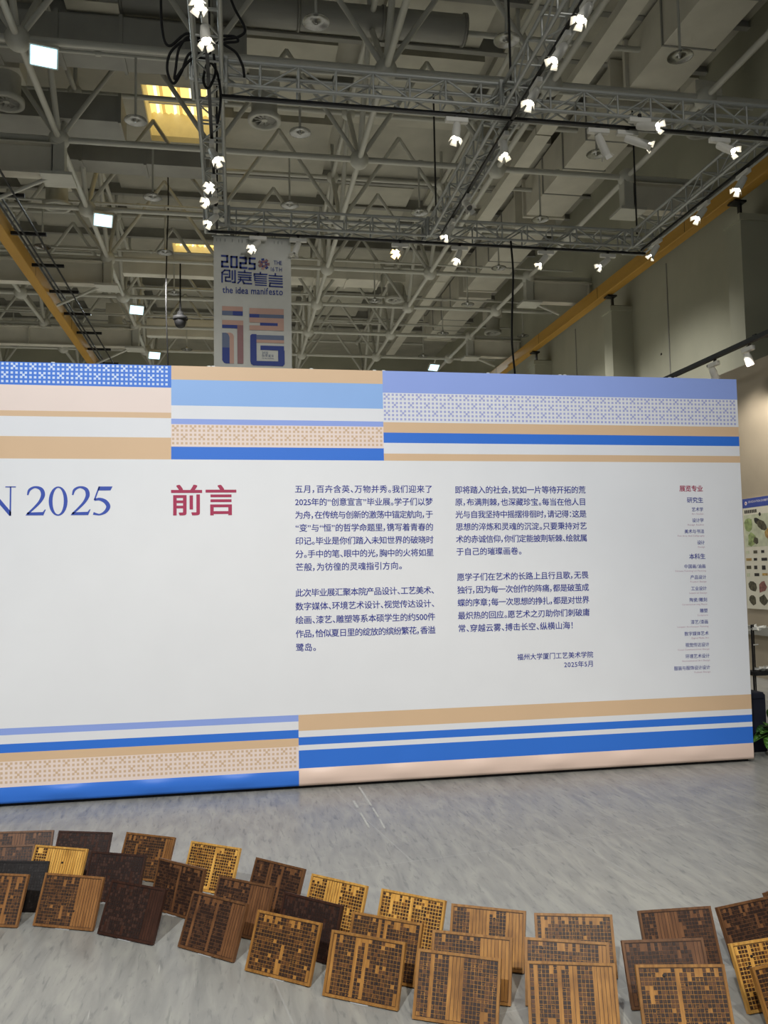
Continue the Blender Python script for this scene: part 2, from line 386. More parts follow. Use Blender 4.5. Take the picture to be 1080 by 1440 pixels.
for k in range(11):
    yy = 15.2+1.55*k*1.25
    q = MB(); q.box((-4.815, yy-.03, HZ+7.46), (-4.08, yy+.03, HZ+7.53)); q.build('support_arm', M_DARK, con)

# ---- ducts
dn = 0
segY = ((10, 15.9), (16.6, 22.3), (23, 28.7), (29.4, 35.2))
for k, (y0, y1) in enumerate(segY):
    d = thing('box_duct', ('first', 'second', 'third', 'fourth')[k]+' length, counted from the viewer, of wide beige box duct high on the right', 'duct', (8.65, (y0+y1)/2, HZ+10), 'wide beige box ducts')
    q = MB(); q.box((8.13, y0, HZ+10), (9.2, y1, HZ+11.0)); q.build('casing', M_DUCT, d, bevel=.01)
    for t in range(1, 4):
        yy = y0+(y1-y0)*t/4; q = MB(); q.box((8.1, yy-.02, HZ+9.985), (9.23, yy+.02, HZ+11.02)); q.build('joint_flange', M_DUCT_D, d)
    for yy in (y0, y1): q = MB(); q.box((8.05, yy-.05, HZ+9.95), (9.28, yy+.05, HZ+11.04)); q.build('end_flange', M_DUCT, d)
d = thing('flat_duct', 'narrow pale flat duct running back beside the wide right ducts', 'duct', (7.05, 20, HZ+10))
for k in range(6): q = MB(); q.box((6.86, 8+5*k, HZ+10), (7.24, 12.95+5*k, HZ+10.2)); q.build('duct_length', M_DUCT, d)
def xduct(name, label, x0, x1, y0, y1, z0, z1, m, n):
    d = thing(name, label, 'duct', ((x0+x1)/2, (y0+y1)/2, z0))
    for k in range(n):
        a = x0+(x1-x0)*k/n; bq = x0+(x1-x0)*(k+1)/n
        q = MB(); q.box((a+.015, y0, z0), (bq-.015, y1, z1)); q.build('casing', m, d, bevel=.01)
    for k in range(n+1):
        a = x0+(x1-x0)*k/n; q = MB(); q.box((a-.03, y0-.04, z0-.04), (a+.03, y1+.04, z1+.04)); q.build('joint_flange', m, d)
xduct('cross_duct', 'grey box duct crossing behind the looped cables at upper left', -4.2, .2, 15.1, 15.9, HZ+9.47, HZ+10.0, M_DUCT_D, 4)
xduct('cross_duct', 'grey box duct crossing at far left just below the first floodlight', -9, -2.3, 17.25, 18.05, HZ+9.2, HZ+9.75, M_DUCT_D, 5)
xduct('cross_duct', 'grey box duct at left crossing above the second floodlight', -4.8, -.6, 19.2, 19.8, HZ+9.3, HZ+9.75, M_DUCT_D, 3)
xduct('cross_duct', 'pale box duct in the far roof right of the banner', .4, 4.6, 26.4, 27.2, HZ+9.4, HZ+10.0, M_DUCT, 4)
d = thing('round_duct', 'thick dark round duct crossing the roof above the truss loops', 'duct', (1, 15.2, HZ+10.4))
for k in range(4): rod('duct_length', (-2+1.6*k, 15.2, HZ+10.45), (-.44+1.6*k, 15.2, HZ+10.45), .27, M_DUCT_D, d, 20)
for k in range(5): rod('joint_ring', (-2.04+1.6*k, 15.2, HZ+10.45), (-1.98+1.6*k, 15.2, HZ+10.45), .30, M_DUCT_D, d, 20)

# ---- sprinkler pipes and hanging steel discs
pipes = []
for y, w in ((12.0, 'first'), (15.2, 'second'), (18.35, 'third'), (21.55, 'fourth'), (24.7, 'fifth'), (27.9, 'sixth'), (31.0, 'seventh')):
    p = thing('sprinkler_pipe', w+' thin sprinkler pipe crossing the roof, counted away from the viewer', 'pipe', (0, y, HZ+9.35), 'cross pipes carrying the discs')
    for k in range(6): rod('pipe_length', (-9+3.3*k, y, HZ+9.35), (-5.72+3.3*k, y, HZ+9.35), .032, M_FRAME, p)
    for k in range(7): rod('coupling', (-9.05+3.3*k, y, HZ+9.35), (-8.95+3.3*k, y, HZ+9.35), .05, M_FRAME, p)
ORD = {12.0: 'nearest row', 15.2: 'second row', 18.35: 'third row', 21.55: 'fourth row', 24.7: 'fifth row', 27.9: 'sixth row', 31.0: 'farthest row'}
CLN = {-7.7: 'far left line', -4.7: 'left crane beam line', -1.75: 'line left of the banner', 1.2: 'line just right of the banner', 4.15: 'line along the middle truss', 7.05: 'line under the pale flat duct', 9.94: 'line by the right wall'}
disc_prof = [(.03, .06), (.05, .0), (.12, -.005), (.2, -.035), (.205, -.05), (.195, -.045), (.12, -.02), (.03, -.02), (.03, -.07), (.0, -.07)]
dm = MB().lathe(disc_prof, 22).mesh('disc', M_DISC, smooth=True)
for x, y in ((1.2, 12.0), (4.15, 12.0), (7.05, 12.0), (-1.75, 15.2), (1.2, 15.2), (7.05, 15.2), (-1.75, 18.35), (1.2, 18.35), (4.15, 18.35), (7.05, 18.35), (-1.75, 21.55), (-4.7, 21.55), (7.05, 21.55),
             (-1.75, 24.7), (4.15, 24.7), (7.05, 24.7), (7.05, 27.9), (9.94, 27.9), (-1.75, 31.0), (-7.7, 31.0), (7.05, 31.0)):
    t = thing('sprinkler_disc', 'round steel sprinkler disc on a rod, %s, %s' % (CLN[x], ORD[y]), 'sprinkler disc', (x, y, HZ+8.2), 'hanging steel sprinkler discs')
    o = bpy.data.objects.new('disc', dm); COL.objects.link(o); o.parent = t
    rod('hanger_rod', (x, y, HZ+8.25), (x, y, HZ+9.33), .022, M_FRAME, t)

# ---- drum air diffusers
for (x, y), w in (((.59, 16.48), 'right of the looped cables below the near truss'), ((-4.29, 21.15), 'at left above the yellow beam'), ((-4.28, 16.5), 'at the far left edge, nearest of its line'), ((-4.36, 31.8), 'at left low beside the far floodlights'),
                  ((9.6, 15.6), 'at right beside the crane beam'), ((5.26, 27.17), 'in the far roof below the brightest spotlight'), ((9.7, 30.6), 'at the far right above the end of the crane beam')):
    t = thing('air_diffuser', 'pale drum air diffuser '+w, 'air diffuser', (x, y, HZ+9), 'drum air diffusers')
    q = MB(); q.lathe([(.26, .55), (.26, .12), (.33, .10), (.33, .0), (.25, .0), (.25, .3)], 24, (x, y, HZ+9)); q.build('drum', M_FRAME, t, smooth=True)
    for k in range(10):
        a = 2*PI*k/10; u = Vector((math.cos(a), math.sin(a), 0)); v = Vector((-u.y, u.x, 0)); c0 = Vector((x, y, HZ+9.05))
        q = MB(); q.quad([c0+u*.05-v*.02, c0+u*.25-v*.05+Vector((0, 0, .04)), c0+u*.25+v*.05-Vector((0, 0, .0)), c0+u*.05+v*.02]); q.build('vane', M_DUCT_D, t)
    q = MB(); q.lathe([(.0, .02), (.06, .03), (.06, .1), (0, .1)], 12, (x, y, HZ+9)); q.build('hub', M_FRAME, t)
    q = MB(); q.box((x-.3, y-.3, HZ+9.55), (x+.3, y+.3, HZ+9.95)); q.build('plenum', M_DUCT, t, bevel=.01)

# ---- floodlights
for k, (x, y, w) in enumerate(((-3.0, 13.7, 'at upper left below a ball node, largest'), (-3.04, 20.08, 'at left, second from the viewer'), (-3.05, 26.93, 'at left, third from the viewer'), (-3.03, 32.55, 'at left, farthest just above the board'), (8.01, 33.33, 'far back right of centre just above the board'))):
    t = thing('floodlight', 'square white glowing floodlight '+w, 'floodlight', (x, y, HZ+8.3), 'roof floodlights')
    u = Vector((.97, .22, .0)).normalized(); nrm = Vector((.1, -.62, -.78)).normalized(); v = nrm.cross(u).normalized(); c0 = Vector((x, y, HZ+8.3))
    def slab(name, hw, hh, d0, d1, m):
        q = MB(); P = [c0+u*sx*hw+v*sy_*hh+nrm*d for d in (d0, d1) for sx, sy_ in ((-1, -1), (1, -1), (1, 1), (-1, 1))]
        q.v += [tuple(p) for p in P]
        for f in ((0, 1, 2, 3), (7, 6, 5, 4), (0, 4, 5, 1), (1, 5, 6, 2), (2, 6, 7, 3), (3, 7, 4, 0)): q.f.append(f); q.m.append(0)
        return q.build(name, m, t)
    slab('housing', .22, .17, -.10, .0, M_DUCT); slab('glass', .195, .145, .0, .012, M_FLOOD)
    rod('bracket', c0-nrm*.08, (x, min(YR, key=lambda r: abs(r-y)), ZB), .025, M_FRAME, t)
    lamp_spot('floodlight_beam', c0+nrm*.05, c0+nrm*5, 140, (.85, .97, 1.0), 120, .8, .15)

# ---- dome camera and hanging cables
t = thing('dome_camera', 'black dome camera hanging left of the banner', 'camera', (-1.49, 23.36, HZ+6.9))
q = MB(); q.lathe([(.03, .5), (.03, .32), (.07, .3), (.1, .2), (.1, .18)], 14, t.location); q.build('mount', M_BLACK, t, smooth=True)
q = MB(); q.lathe([(.1, .18), (.19, .16), (.2, .08), (.17, .06)], 18, t.location); q.build('shade_ring', M_BLACK, t, smooth=True)
q = MB(); q.lathe([(.16, .08), (.16, 0), (.13, -.1), (.07, -.15), (0, -.16)], 18, t.location); q.build('dome', M_DARK, t, smooth=True)
rod('stem', (-1.49, 23.36, HZ+7.35), (-1.49, 23.36, ZB), .02, M_BLACK, t)
for (x, y, z0, z1, w) in ((-1.79, 22.7, 3.2, ZD+.02, 'left of the banner'), (4.88, 14.2, 3.0, TZ0+.01, 'from the far truss at right'), (1.62, 9.3, 3.05, 12.8, 'right of centre near the warm bright lamp')):
    if w.startswith('right'): continue
    q = MB(); pts = smooth_path([(x+.03*math.sin(i*1.7), y, z1+(z0-z1)*i/7) for i in range(8)], 4); q.path(pts, .018, 6)
    tag(q.build('hanging_cable', M_BLACK, smooth=True), 'thin black cable hanging straight down '+w, 'cable', 'straight hanging cables')

# ------------------------------------------------------------------ lighting rig: box trusses
A2 = .15
TZ0 = HZ+5.9; TZ1 = TZ0+.3
def truss(label, axis, fixed, a0, a1):
    # axis 'x' : runs along X at Y=fixed (near face) ; 'y' : runs along Y centred on X=fixed
    def P(t, s, z):
        return (t, fixed+A2+s*A2, TZ0+A2+z*A2) if axis == 'x' else (fixed+s*A2, t, TZ0+A2+z*A2)
    base = P((a0+a1)/2, 0, -1)
    T = thing('lighting_truss', label, 'truss', base, 'aluminium lighting trusses')
    for s in (-1, 1):
        for z in (-1, 1): rod('chord', P(a0, s, z), P(a1, s, z), .025, M_ALU, T)
    n = max(2, round((a1-a0)/.47)); st = (a1-a0)/n
    for k in range(n):
        t0 = a0+k*st; t1 = t0+st
        if not in_view(P(t0, 0, 0), P(t1, 0, 0)): continue
        for s in (-1, 1):
            rod('upright', P(t0, s, -1), P(t0, s, 1), .013, M_ALU, T, 6)
            e = (-1, 1) if k % 2 else (1, -1)
            rod('diagonal', P(t0, s, e[0]), P(t1, s, e[1]), .013, M_ALU, T, 6)
        for z in (-1, 1):
            rod('crossbar', P(t0, -1, z), P(t0, 1, z), .013, M_ALU, T, 6)
        e = (-1, 1) if k % 2 else (1, -1)
        rod('diagonal', P(t0, e[0], -1), P(t1, e[1], -1), .013, M_ALU, T, 6)
    # black track under the truss
    q = MB()
    if axis == 'x': q.box((a0, fixed+A2-.02, TZ0-.085), (a1, fixed+A2+.02, TZ0-.045))
    else: q.box((fixed-.02, a0, TZ0-.085), (fixed+.02, a1, TZ0-.045))
    q.build('track', M_DARK, T)
    return T
truss('aluminium box truss running back on the left, meeting the banner top', 'y', -.3, 6.3, 14.2)
truss('aluminium box truss running back through the middle with four bright spots', 'y', 3.55, 6.3, 14.2)
truss('aluminium box truss running back in front of the right yellow beam', 'y', 7.4, 6.3, 14.2)
truss('nearer aluminium box truss crossing left to right', 'x', 10.0, -.15, 9.6)
truss('farther aluminium box truss crossing at the banner top', 'x', 14.2, -.45, 7.55)
for (x, y, w) in ((-.3, 10.15, 'left and near trusses'), (3.55, 10.15, 'middle and near trusses'), (7.4, 10.15, 'right and near trusses'), (-.3, 14.35, 'left and far trusses'), (3.55, 14.35, 'middle and far trusses'), (7.4, 14.35, 'right and far trusses')):
    J = thing('truss_corner', 'square truss corner joining the '+w, 'truss corner', (x, y, TZ0), 'truss corner blocks')
    for sx in (-1, 1):
        for syy in (-1, 1): rod('upright', (x+sx*.2, y+syy*.2, TZ0), (x+sx*.2, y+syy*.2, TZ1), .026, M_ALU, J)
    for z in (TZ0, TZ1):
        for s in (-1, 1):
            rod('rail', (x-.22, y+s*.2, z), (x+.22, y+s*.2, z), .024, M_ALU, J); rod('rail', (x+s*.2, y-.22, z), (x+s*.2, y+.22, z), .024, M_ALU, J)
    C = tag(MB().path([(x, y, TZ1), (x, y, ZB+.05)], .016, 6).build('hoist_chain', M_DARK), 'dark hoist chain holding up the corner of the '+w, 'chain', 'hoist chains')

# ---- track spotlights  (adapter point, lens point, track axis, state, label)
SP = [
 ((2.81,10.12,7.25),(2.77,10.07,6.91),'x',1,'under the near truss, left of the middle truss'),
 ((4.74,10.12,7.25),(4.93,10.22,6.91),'x',0,'under the near truss, turned away and unlit'),
 ((5.15,10.12,7.25),(5.46,9.97,7.01),'x',1,'under the near truss, right of the unlit one'),
 ((5.24,9.97,7.37),(5.40,9.66,7.14),'x',1,'in front of the near truss chords at right'),
 ((6.49,10.12,7.25),(6.61,9.89,6.97),'x',1,'at the right end of the near truss, above the yellow beam'),
 ((7.37,11.01,7.25),(7.20,11.00,6.93),'y',1,'nearest of three in front of the right yellow beam'),
 ((7.37,12.09,7.25),(7.17,12.06,6.96),'y',1,'middle one of three in front of the right yellow beam'),
 ((7.40,13.63,7.25),(7.26,13.70,6.95),'y',2,'farthest of three in front of the right yellow beam'),
 ((5.59,14.30,7.25),(5.42,14.30,6.96),'x',2,'under the far truss, second from its right end'),
 ((6.80,14.30,7.25),(6.57,14.30,6.99),'x',2,'rightmost under the far truss'),
 ((3.97,14.30,7.25),(3.86,14.20,6.93),'x',1,'under the far truss, right of the warm one'),
 ((2.88,14.30,7.25),(2.73,14.05,6.98),'x',3,'shining warm and brightest straight at the viewer'),
 ((.39,14.02,7.25),(.25,13.80,6.95),'x',1,'in front of the banner beside its 2025'),
 ((1.08,14.30,7.25),(.98,14.30,6.93),'x',0,'unlit, just right of the banner top'),
 ((3.50,7.73,7.25),(3.34,7.66,6.93),'y',1,'nearest on the middle truss at the picture top'),
 ((3.50,8.39,7.25),(3.33,8.38,6.94),'y',1,'second nearest on the middle truss'),
 ((3.50,9.26,7.25),(3.35,9.20,6.93),'y',1,'on the middle truss just before the near truss'),
 ((3.55,10.50,7.25),(3.54,10.45,6.92),'y',1,'on the middle truss just behind the near truss'),
 ((3.60,12.38,7.25),(3.62,12.17,6.99),'y',0,'unlit on the middle truss between both cross trusses'),
 ((3.56,13.31,7.25),(3.41,13.30,6.95),'y',1,'on the middle truss just before the far truss'),
 ((-.33,8.16,7.25),(-.38,8.00,6.95),'y',1,'nearest on the left truss at the picture top'),
 ((-.32,8.64,7.25),(-.30,8.55,6.92),'y',1,'second on the left truss, above the cable loops'),
 ((-.28,11.26,7.25),(-.18,11.12,6.95),'y',1,'on the left truss behind the near truss'),
 ((-.25,12.27,7.25),(-.33,12.03,7.02),'y',1,'on the left truss, third before the banner'),
 ((-.22,12.77,7.25),(-.39,12.57,7.04),'y',1,'on the left truss, second before the banner'),
 ((-.22,13.37,7.25),(-.37,13.26,6.97),'y',1,'on the left truss, closest to the banner corner')]
for A, Bp, ax, st, w in SP:
    A = Vector(A); Bp = Vector(Bp)
    if 'chords' not in w:      # seat the adapter on its track
        k = A.copy()
        if ax == 'x': A.y = 10.15 if A.y < 12 else 14.35
        else: A.x = min((-.3, 3.55, 7.4), key=lambda v: abs(v-A.x))
        A.z = TZ0-.145; Bp += A-k
    t = thing('track_spotlight', 'white track spotlight '+w, 'spotlight', A, 'white track spotlights on the trusses')
    L_, W_ = .15, .035
    dx, dy = (L_, W_) if ax == 'x' else (W_, L_)
    q = MB(); q.box((A.x-dx, A.y-dy, A.z-.03), (A.x+dx, A.y+dy, A.z+.035)); q.build('adapter', M_WHITE, t, bevel=.01)
    q = MB(); q.box((A.x-.02, A.y-.02, A.z+.035), (A.x+.02, A.y+.02, A.z+.09)); q.build('track_clip', M_DARK, t)
    piv = A+Vector((0, 0, -.07))
    rod('swivel', A+Vector((0, 0, -.02)), piv-Vector((0, 0, .02)), .016, M_WHITE, t)
    d = (Bp-piv).normalized(); R_ = .055; Ln = max(.20, (Bp-piv).length-.06); s0 = piv-d*.03
    q = MB(); q.lathe([(0, 0), (R_*.8, 0), (R_*.86, .01), (R_, Ln*.45), (R_, Ln), (R_*.85, Ln), (R_*.82, Ln-.03)], 16, s0, d); q.build('body', M_WHITE, t, smooth=False)
    q = MB(); q.lathe([(0, Ln-.022), (R_*.83, Ln-.022)], 16, s0, d); q.build('lens', {0: M_LENSO, 1: M_LENS, 2: M_LENS, 3: M_LENSW}[st], t)
    a = d.cross(Vector((0, 0, 1))); a = a.normalized() if a.length > .05 else Vector((1, 0, 0)); bb = d.cross(a).normalized()
    a, bb = (a+bb).normalized(), (bb-a).normalized()
    for g in range(4):
        u = (a, bb, -a, -bb)[g]; v = (bb, a, bb, a)[g]; e0 = s0+d*Ln+u*R_*.9; e1 = e0+(d*.8+u*.55)*.066
        q = MB(); q.quad([e0-v*.035, e0+v*.035, e1+v*.046, e1-v*.046]); o = q.build('barn_door', M_WHITE, t)
        so = o.modifiers.new('solid', 'SOLIDIFY'); so.thickness = .003

# ---- looped black cables on the left truss
for pts, w in (
  ([(-.86,9.9,8.6),(-.84,9.9,8.0),(-.76,9.9,7.79),(-.56,9.9,7.96),(-.4,9.95,7.93),(-.28,10,7.8)], 'hanging from above into the left truss'),
  ([(-.3,9.9,7.86),(-.56,9.9,7.88),(-.74,9.88,7.70),(-.78,9.88,7.48),(-.71,9.88,7.32),(-.62,9.88,7.46),(-.52,9.9,7.72),(-.34,9.95,7.75)], 'in the largest loop left of the left truss'),
  ([(-.3,9.9,7.92),(-.52,9.9,7.93),(-.64,9.86,7.75),(-.68,9.86,7.50),(-.69,9.86,7.36),(-.6,9.86,7.5),(-.48,9.9,7.66),(-.3,9.95,7.7)], 'in the narrow inner loop left of the left truss'),
  ([(-.08,9.9,8.6),(.0,9.9,8.35),(.13,9.9,8.09),(.05,9.9,7.98),(-.12,9.9,7.93),(-.3,9.95,7.86)], 'curling in from the right of the left truss'),
  ([(-.2,9.9,7.97),(0,9.9,7.98),(.04,9.9,7.92),(-.12,9.9,7.88),(.02,9.9,7.78),(.10,9.9,7.62),(.12,9.9,7.48)], 'dropping from the left truss toward the near truss'),
  ([(-.24,9.85,7.7),(-.22,9.8,7.45),(-.3,9.8,7.25),(-.36,9.8,7.35),(-.3,9.85,7.6),(-.2,9.9,7.5),(-.16,9.9,7.2),(-.2,10,6.95),(-.22,10.3,7.2)], 'tangled under the left truss corner')):
    tag(MB().path(smooth_path(pts, 8), .016, 7).build('power_cable', M_BLACK, smooth=True), 'black power cable '+w, 'cable', 'black cables looped on the left truss')

# ------------------------------------------------------------------ lettering
PUNCT = '，。、；：！“”'
def adv(ch, bold):
    if ch in PUNCT: return .5
    if ch == ' ': return .28
    if ord(ch) < 0x250:
        v, _ = glyph(ch, bold); return (max(p[0] for p in v)-min(p[0] for p in v)+.09) if v else .3
    return 1.
def text_line(mb, s, size, z, y, x0=None, x1=None, bold=.012, justify=False, xs=1.):
    """flat lettering standing in the XZ plane at depth y; left at x0, or right-aligned to x1, or justified between both"""
    ws = [adv(c, bold)*size*xs for c in s]; total = sum(ws); gap = 0
    if justify: gap = ((x1-x0)-total)/max(1, len(s)-1)
    elif x0 is None: x0 = x1-total
    x = x0
    for c, w in zip(s, ws):
        v, f = glyph(c, bold)
        if v:
            mnx = min(p[0] for p in v); mxx = max(p[0] for p in v)
            ox = -mnx+.045 if ord(c) < 0x250 else 0.
            if c in PUNCT:
                ox = .25-(mnx+mxx)/2 if c in '；：！“”' else -mnx+.08
            for k, (ex, ez) in enumerate(((-.75, -.75), (.75, -.75), (-.75, .75), (.75, .75)) if bold else ((0, 0),)):     # heavier weight: four slightly shifted impressions
                n = len(mb.v)
                for (px, py) in v: mb.v.append((x+(px+ox+ex*bold)*size*xs, y-k*.00008, z+(py-.36+ez*bold*.7)*size))
                for q in f: mb.f.append(tuple(n+i for i in q)); mb.m.append(0)
        x += w+gap
    return mb
def ribbon(mb, pts, x, z, s, y, k=8, sharp=False, m=0):
    """variable-width stroke: pts (u, v, width) in glyph units"""
    P = [Vector(p) for p in pts] if sharp else smooth_path(pts, k)
    L = []; R = []
    for i, p in enumerate(P):
        t = Vector((P[min(i+1, len(P)-1)].x-P[max(i-1, 0)].x, P[min(i+1, len(P)-1)].y-P[max(i-1, 0)].y)).normalized(); nn = Vector((-t.y, t.x))
        L.append((x+(p.x+nn.x*p.z/2)*s, y, z+(p.y+nn.y*p.z/2)*s)); R.append((x+(p.x-nn.x*p.z/2)*s, y, z+(p.y-nn.y*p.z/2)*s))
    for i in range(len(P)-1): mb.quad([R[i], R[i+1], L[i+1], L[i]], m)
def poly(mb, pts, x, z, s, y, m=0): mb.quad([(x+u*s, y, z+v*s) for u, v in pts], m)

# ------------------------------------------------------------------ the exhibition board
D = 6.125
XR = 3.967; XLB = -4.6
def pm(name, rgb, rough=.42): return mat('print_'+name, rgb, rough, var=.015, scale=2.5, spec=.35)
PW = pm('white', (228, 229, 231)); PB = pm('blue', (52, 116, 214)); PT = pm('tan', (216, 184, 148)); PP = pm('pale_pink', (234, 216, 206))
PS = pm('sky_blue', (142, 180, 232)); PV = pm('periwinkle', (144, 166, 228)); PLW = pm('cool_white', (226, 227, 230)); PDOT = pm('dot_pale', (204, 221, 248)); PTD = pm('dot_tan', (209, 180, 150)); PLD = pm('dot_lilac', (166, 172, 214))
PCR = pm('cream_pink', (228, 202, 186)); PNAVY = mat('ink_navy', (36, 48, 142), .5, var=.02); PRED = mat('ink_crimson', (164, 32, 76), .5, var=.02); PBLU2 = mat('ink_royal', (44, 74, 170), .5, var=.02); PMAU = mat('ink_mauve', (176, 128, 150), .5, var=.02)
SK = [PW, PB, PT, PP, PS, PV, PLW, PCR]
iW, iB, iT, iP, iS, iV, iL, iC = range(8)
board = thing('exhibition_board', 'long white exhibition foreword board with blue and tan printed stripes', 'display board', (0, D+.05, 0))
q = MB(); q.box((XLB, D+.012, .03), (XR-.004, D+.14, 3.018)); q.build('frame_box', mat('board_back', (150, 148, 146), .7), board)
q = MB(); q.box((XLB, D+.03, 0), (XR-.03, D+.13, .032)); q.build('shadow_gap_base', M_BLACK, board)  # black strip standing in for the shadow gap under the board
TOPZ = 3.022
blocks = [
 (XLB, -.4535, [(TOPZ, 2.862, iB), (2.862, 2.6815, iP), (2.6815, 2.6425, iT), (2.6425, 2.5025, iL), (2.5025, 2.347, iT)]),
 (-.4535, 1.078, [(TOPZ, 2.922, iT), (2.922, 2.735, iS), (2.735, 2.639, iL), (2.639, 2.600, iV), (2.600, 2.4385, iP), (2.4385, 2.347, iB)]),
 (1.078, XR, [(TOPZ, 2.856, iV), (2.856, 2.635, iL), (2.635, 2.557, iT), (2.557, 2.48, iB), (2.48, 2.40, iL), (2.40, 2.347, iT)]),
 (XLB, XR, [(2.347, .520, iW)]),
 (XLB, .428, [(.520, .475, iV), (.475, .416, iL), (.416, .3575, iB), (.3575, .300, iT), (.300, .131, iP)]),
 (.428, XR, [(.520, .4075, iT), (.4075, .363, iL), (.363, .3075, iB), (.3075, .271, iL), (.271, .145, iB)]),
]
q = MB()
for x0, x1, st in blocks:
    for za, zb, mi in st: q.quad([(x0, D, zb), (x1, D, zb), (x1, D, za), (x0, D, za)], mi)
# wrapped right side and top
q.quad([(XR, D, .05), (XR, D+.12, .05), (XR, D+.12, TOPZ), (XR, D, TOPZ)], iW)
q.quad([(XLB, D, TOPZ), (XR, D, TOPZ), (XR, D+.12, TOPZ), (XLB, D+.12, TOPZ)], iW)
q.build('printed_fabric', SK, board)
# slack hem along the bottom
q = MB(); nx = 150
rng = random.Random(3); ph = [rng.uniform(0, 6.28) for _ in range(6)]
def sag(x, t):
    w = .5+.5*math.sin(x*2*PI/.58+ph[0]) ; w2 = .5+.5*math.sin(x*7.3+ph[1])
    end = math.exp(-((x-XR)/.25)**2)
    return (.004+.013*w**3+.004*w2+.0*end)*(1-.9*math.exp(-((x-XR)/.12)**2))*math.sin(PI*min(1, t*1.08))**.8
for x0, x1, ztop, mi in ((XLB, .428, .131, iB), (.428, XR, .145, iC)):
    n = int((x1-x0)/.06); rows = 6
    for i in range(n):
        xa = x0+(x1-x0)*i/n; xb = x0+(x1-x0)*(i+1)/n
        for j in range(rows):
            ta, tb = j/rows, (j+1)/rows; za = ztop+(.024-ztop)*ta; zb = ztop+(.024-ztop)*tb
            q.quad([(xa, D-sag(xa, tb), zb), (xb, D-sag(xb, tb), zb), (xb, D-sag(xb, ta), za), (xa, D-sag(xa, ta), za)], mi)
        q.quad([(xa, D-sag(xa, 1), .024), (xa, D+.03, .03), (xb, D+.03, .03), (xb, D-sag(xb, 1), .024)], mi)
hem = q.build('slack_hem', SK, board, smooth=True)
import bmesh
bmh = bmesh.new(); bmh.from_mesh(hem.data); bmesh.ops.remove_doubles(bmh, verts=bmh.verts, dist=.0002); bmh.to_mesh(hem.data); bmh.free()
# dotted patterns: lattice of squares, with the gap between four squares filled at every fourth one
def dots(x0, x1, z0, z1, cell, m, name, rows_from_top=True, phase=0):
    q = MB(); per = 2*cell; nr = int((z1-z0)/per+.5); nc = int((x1-x0)/per)
    for r in range(nr):
        for c in range(nc):
            xa = x0+c*per+cell*.35; zt = z1-r*per-cell*.4; w = cell*1.06
            if zt-w < z0-.006: continue
            q.quad([(xa, D-.0006, zt-w), (xa+w, D-.0006, zt-w), (xa+w, D-.0006, zt), (xa, D-.0006, zt)])
            if r % 2 == 0 and (c+(2 if (r//2) % 2 else 0)+phase) % 4 == 0 and zt-per-w > z0-cell*.2 and c+1 < nc:
                xa += cell; zt -= cell
                q.quad([(xa, D-.0006, zt-w), (xa+w, D-.0006, zt-w), (xa+w, D-.0006, zt), (xa, D-.0006, zt)])
    tag(q.build(name, m, board), kind='stuff')
dots(XLB, -.4535, 2.866, TOPZ, .0153, PDOT, 'dot_pattern')
dots(-.4535, 1.078, 2.440, 2.600, .0153, PTD, 'dot_pattern')
dots(1.078, XR, 2.637, 2.856, .0153, PLD, 'dot_pattern')
dots(XLB, .428, .135, .300, .0153, PTD, 'dot_pattern')

YT = D-.0012
def text_part(name, m, fn):
    q = MB(); fn(q); return q.build(name, m, board)
# "N 2025" in a serif face
def serif(q):
    zb = 1.954; s = .2
    def two(x):
        ribbon(q, [(.10, .70, .05), (.16, .88, .085), (.34, .975, .07), (.54, .90, .12), (.60, .70, .135), (.50, .47, .10), (.30, .24, .075), (.10, .05, .06)], x, zb, s, YT)
        poly(q, [(.04, 0), (.62, 0), (.70, .20), (.665, .20), (.60, .115), (.10, .10)], x, zb, s, YT)
    def zero(x):
        n = 28
        for i in range(n):
            a = 2*PI*i/n; bq = 2*PI*(i+1)/n
            o = lambda t: (.36+.31*math.cos(t), .49+.51*math.sin(t)); inn = lambda t: (.36+.185*math.cos(t), .49+.46*math.sin(t))
            poly(q, [inn(a), o(a), o(bq), inn(bq)], x, zb, s, YT)
    def five(x):
        poly(q, [(.20, .86), (.62, .86), (.69, 1.0), (.23, 1.0)], x, zb, s, YT)
        poly(q, [(.06, .53), (.115, .53), (.27, 1.0), (.22, 1.0)], x, zb, s, YT)
        ribbon(q, [(.08, .53, .07), (.26, .555, .10), (.45, .47, .135), (.55, .30, .14), (.46, .12, .11), (.28, .02, .06), (.14, .035, .075), (.05, .06, .10)], x, zb, s, YT)
    two(-1.433); zero(-1.285); two(-1.138); five(-.990)
    x = -1.69       # N : only its right half falls inside the picture
    poly(q, [(.0, .98), (.16, .98), (.86, .12), (.86, -.01), (.80, -.01)], x, zb, s, YT)
    poly(q, [(.805, 0), (.855, 0), (.855, 1.0), (.805, 1.0)], x, zb, s, YT)
    poly(q, [(.66, .965), (1.0, .965), (1.0, 1.0), (.66, 1.0)], x, zb, s, YT)
    poly(q, [(.13, 0), (.18, 0), (.18, .92), (.13, .96)], x, zb, s, YT)
    poly(q, [(-.01, 0), (.33, 0), (.33, .035), (-.01, .035)], x, zb, s, YT)
tag(text_part('title_lettering', PBLU2, serif), 'royal blue serif lettering N 2025')
tag(text_part('heading_lettering', PRED, lambda q: text_line(q, '前言', .232, 2.052, YT, x0=-.463, x1=.008, bold=.022, justify=True)), 'crimson heading 前言')
def para(lines, z0, dz, x0, x1, size=.0605):
    for i, t in enumerate(lines):
        q = MB(); text_line(q, t, size, z0-dz*i, YT, x0=x0, x1=x1, bold=.014, justify=i < len(lines)-1); q.build('text_line', PNAVY, board)
para(C1, 2.135, .0943, .417, 1.443)
para(C2, 1.385, .0975, .413, 1.443)
para(C3, 2.129, .0926, 1.612, 2.652)
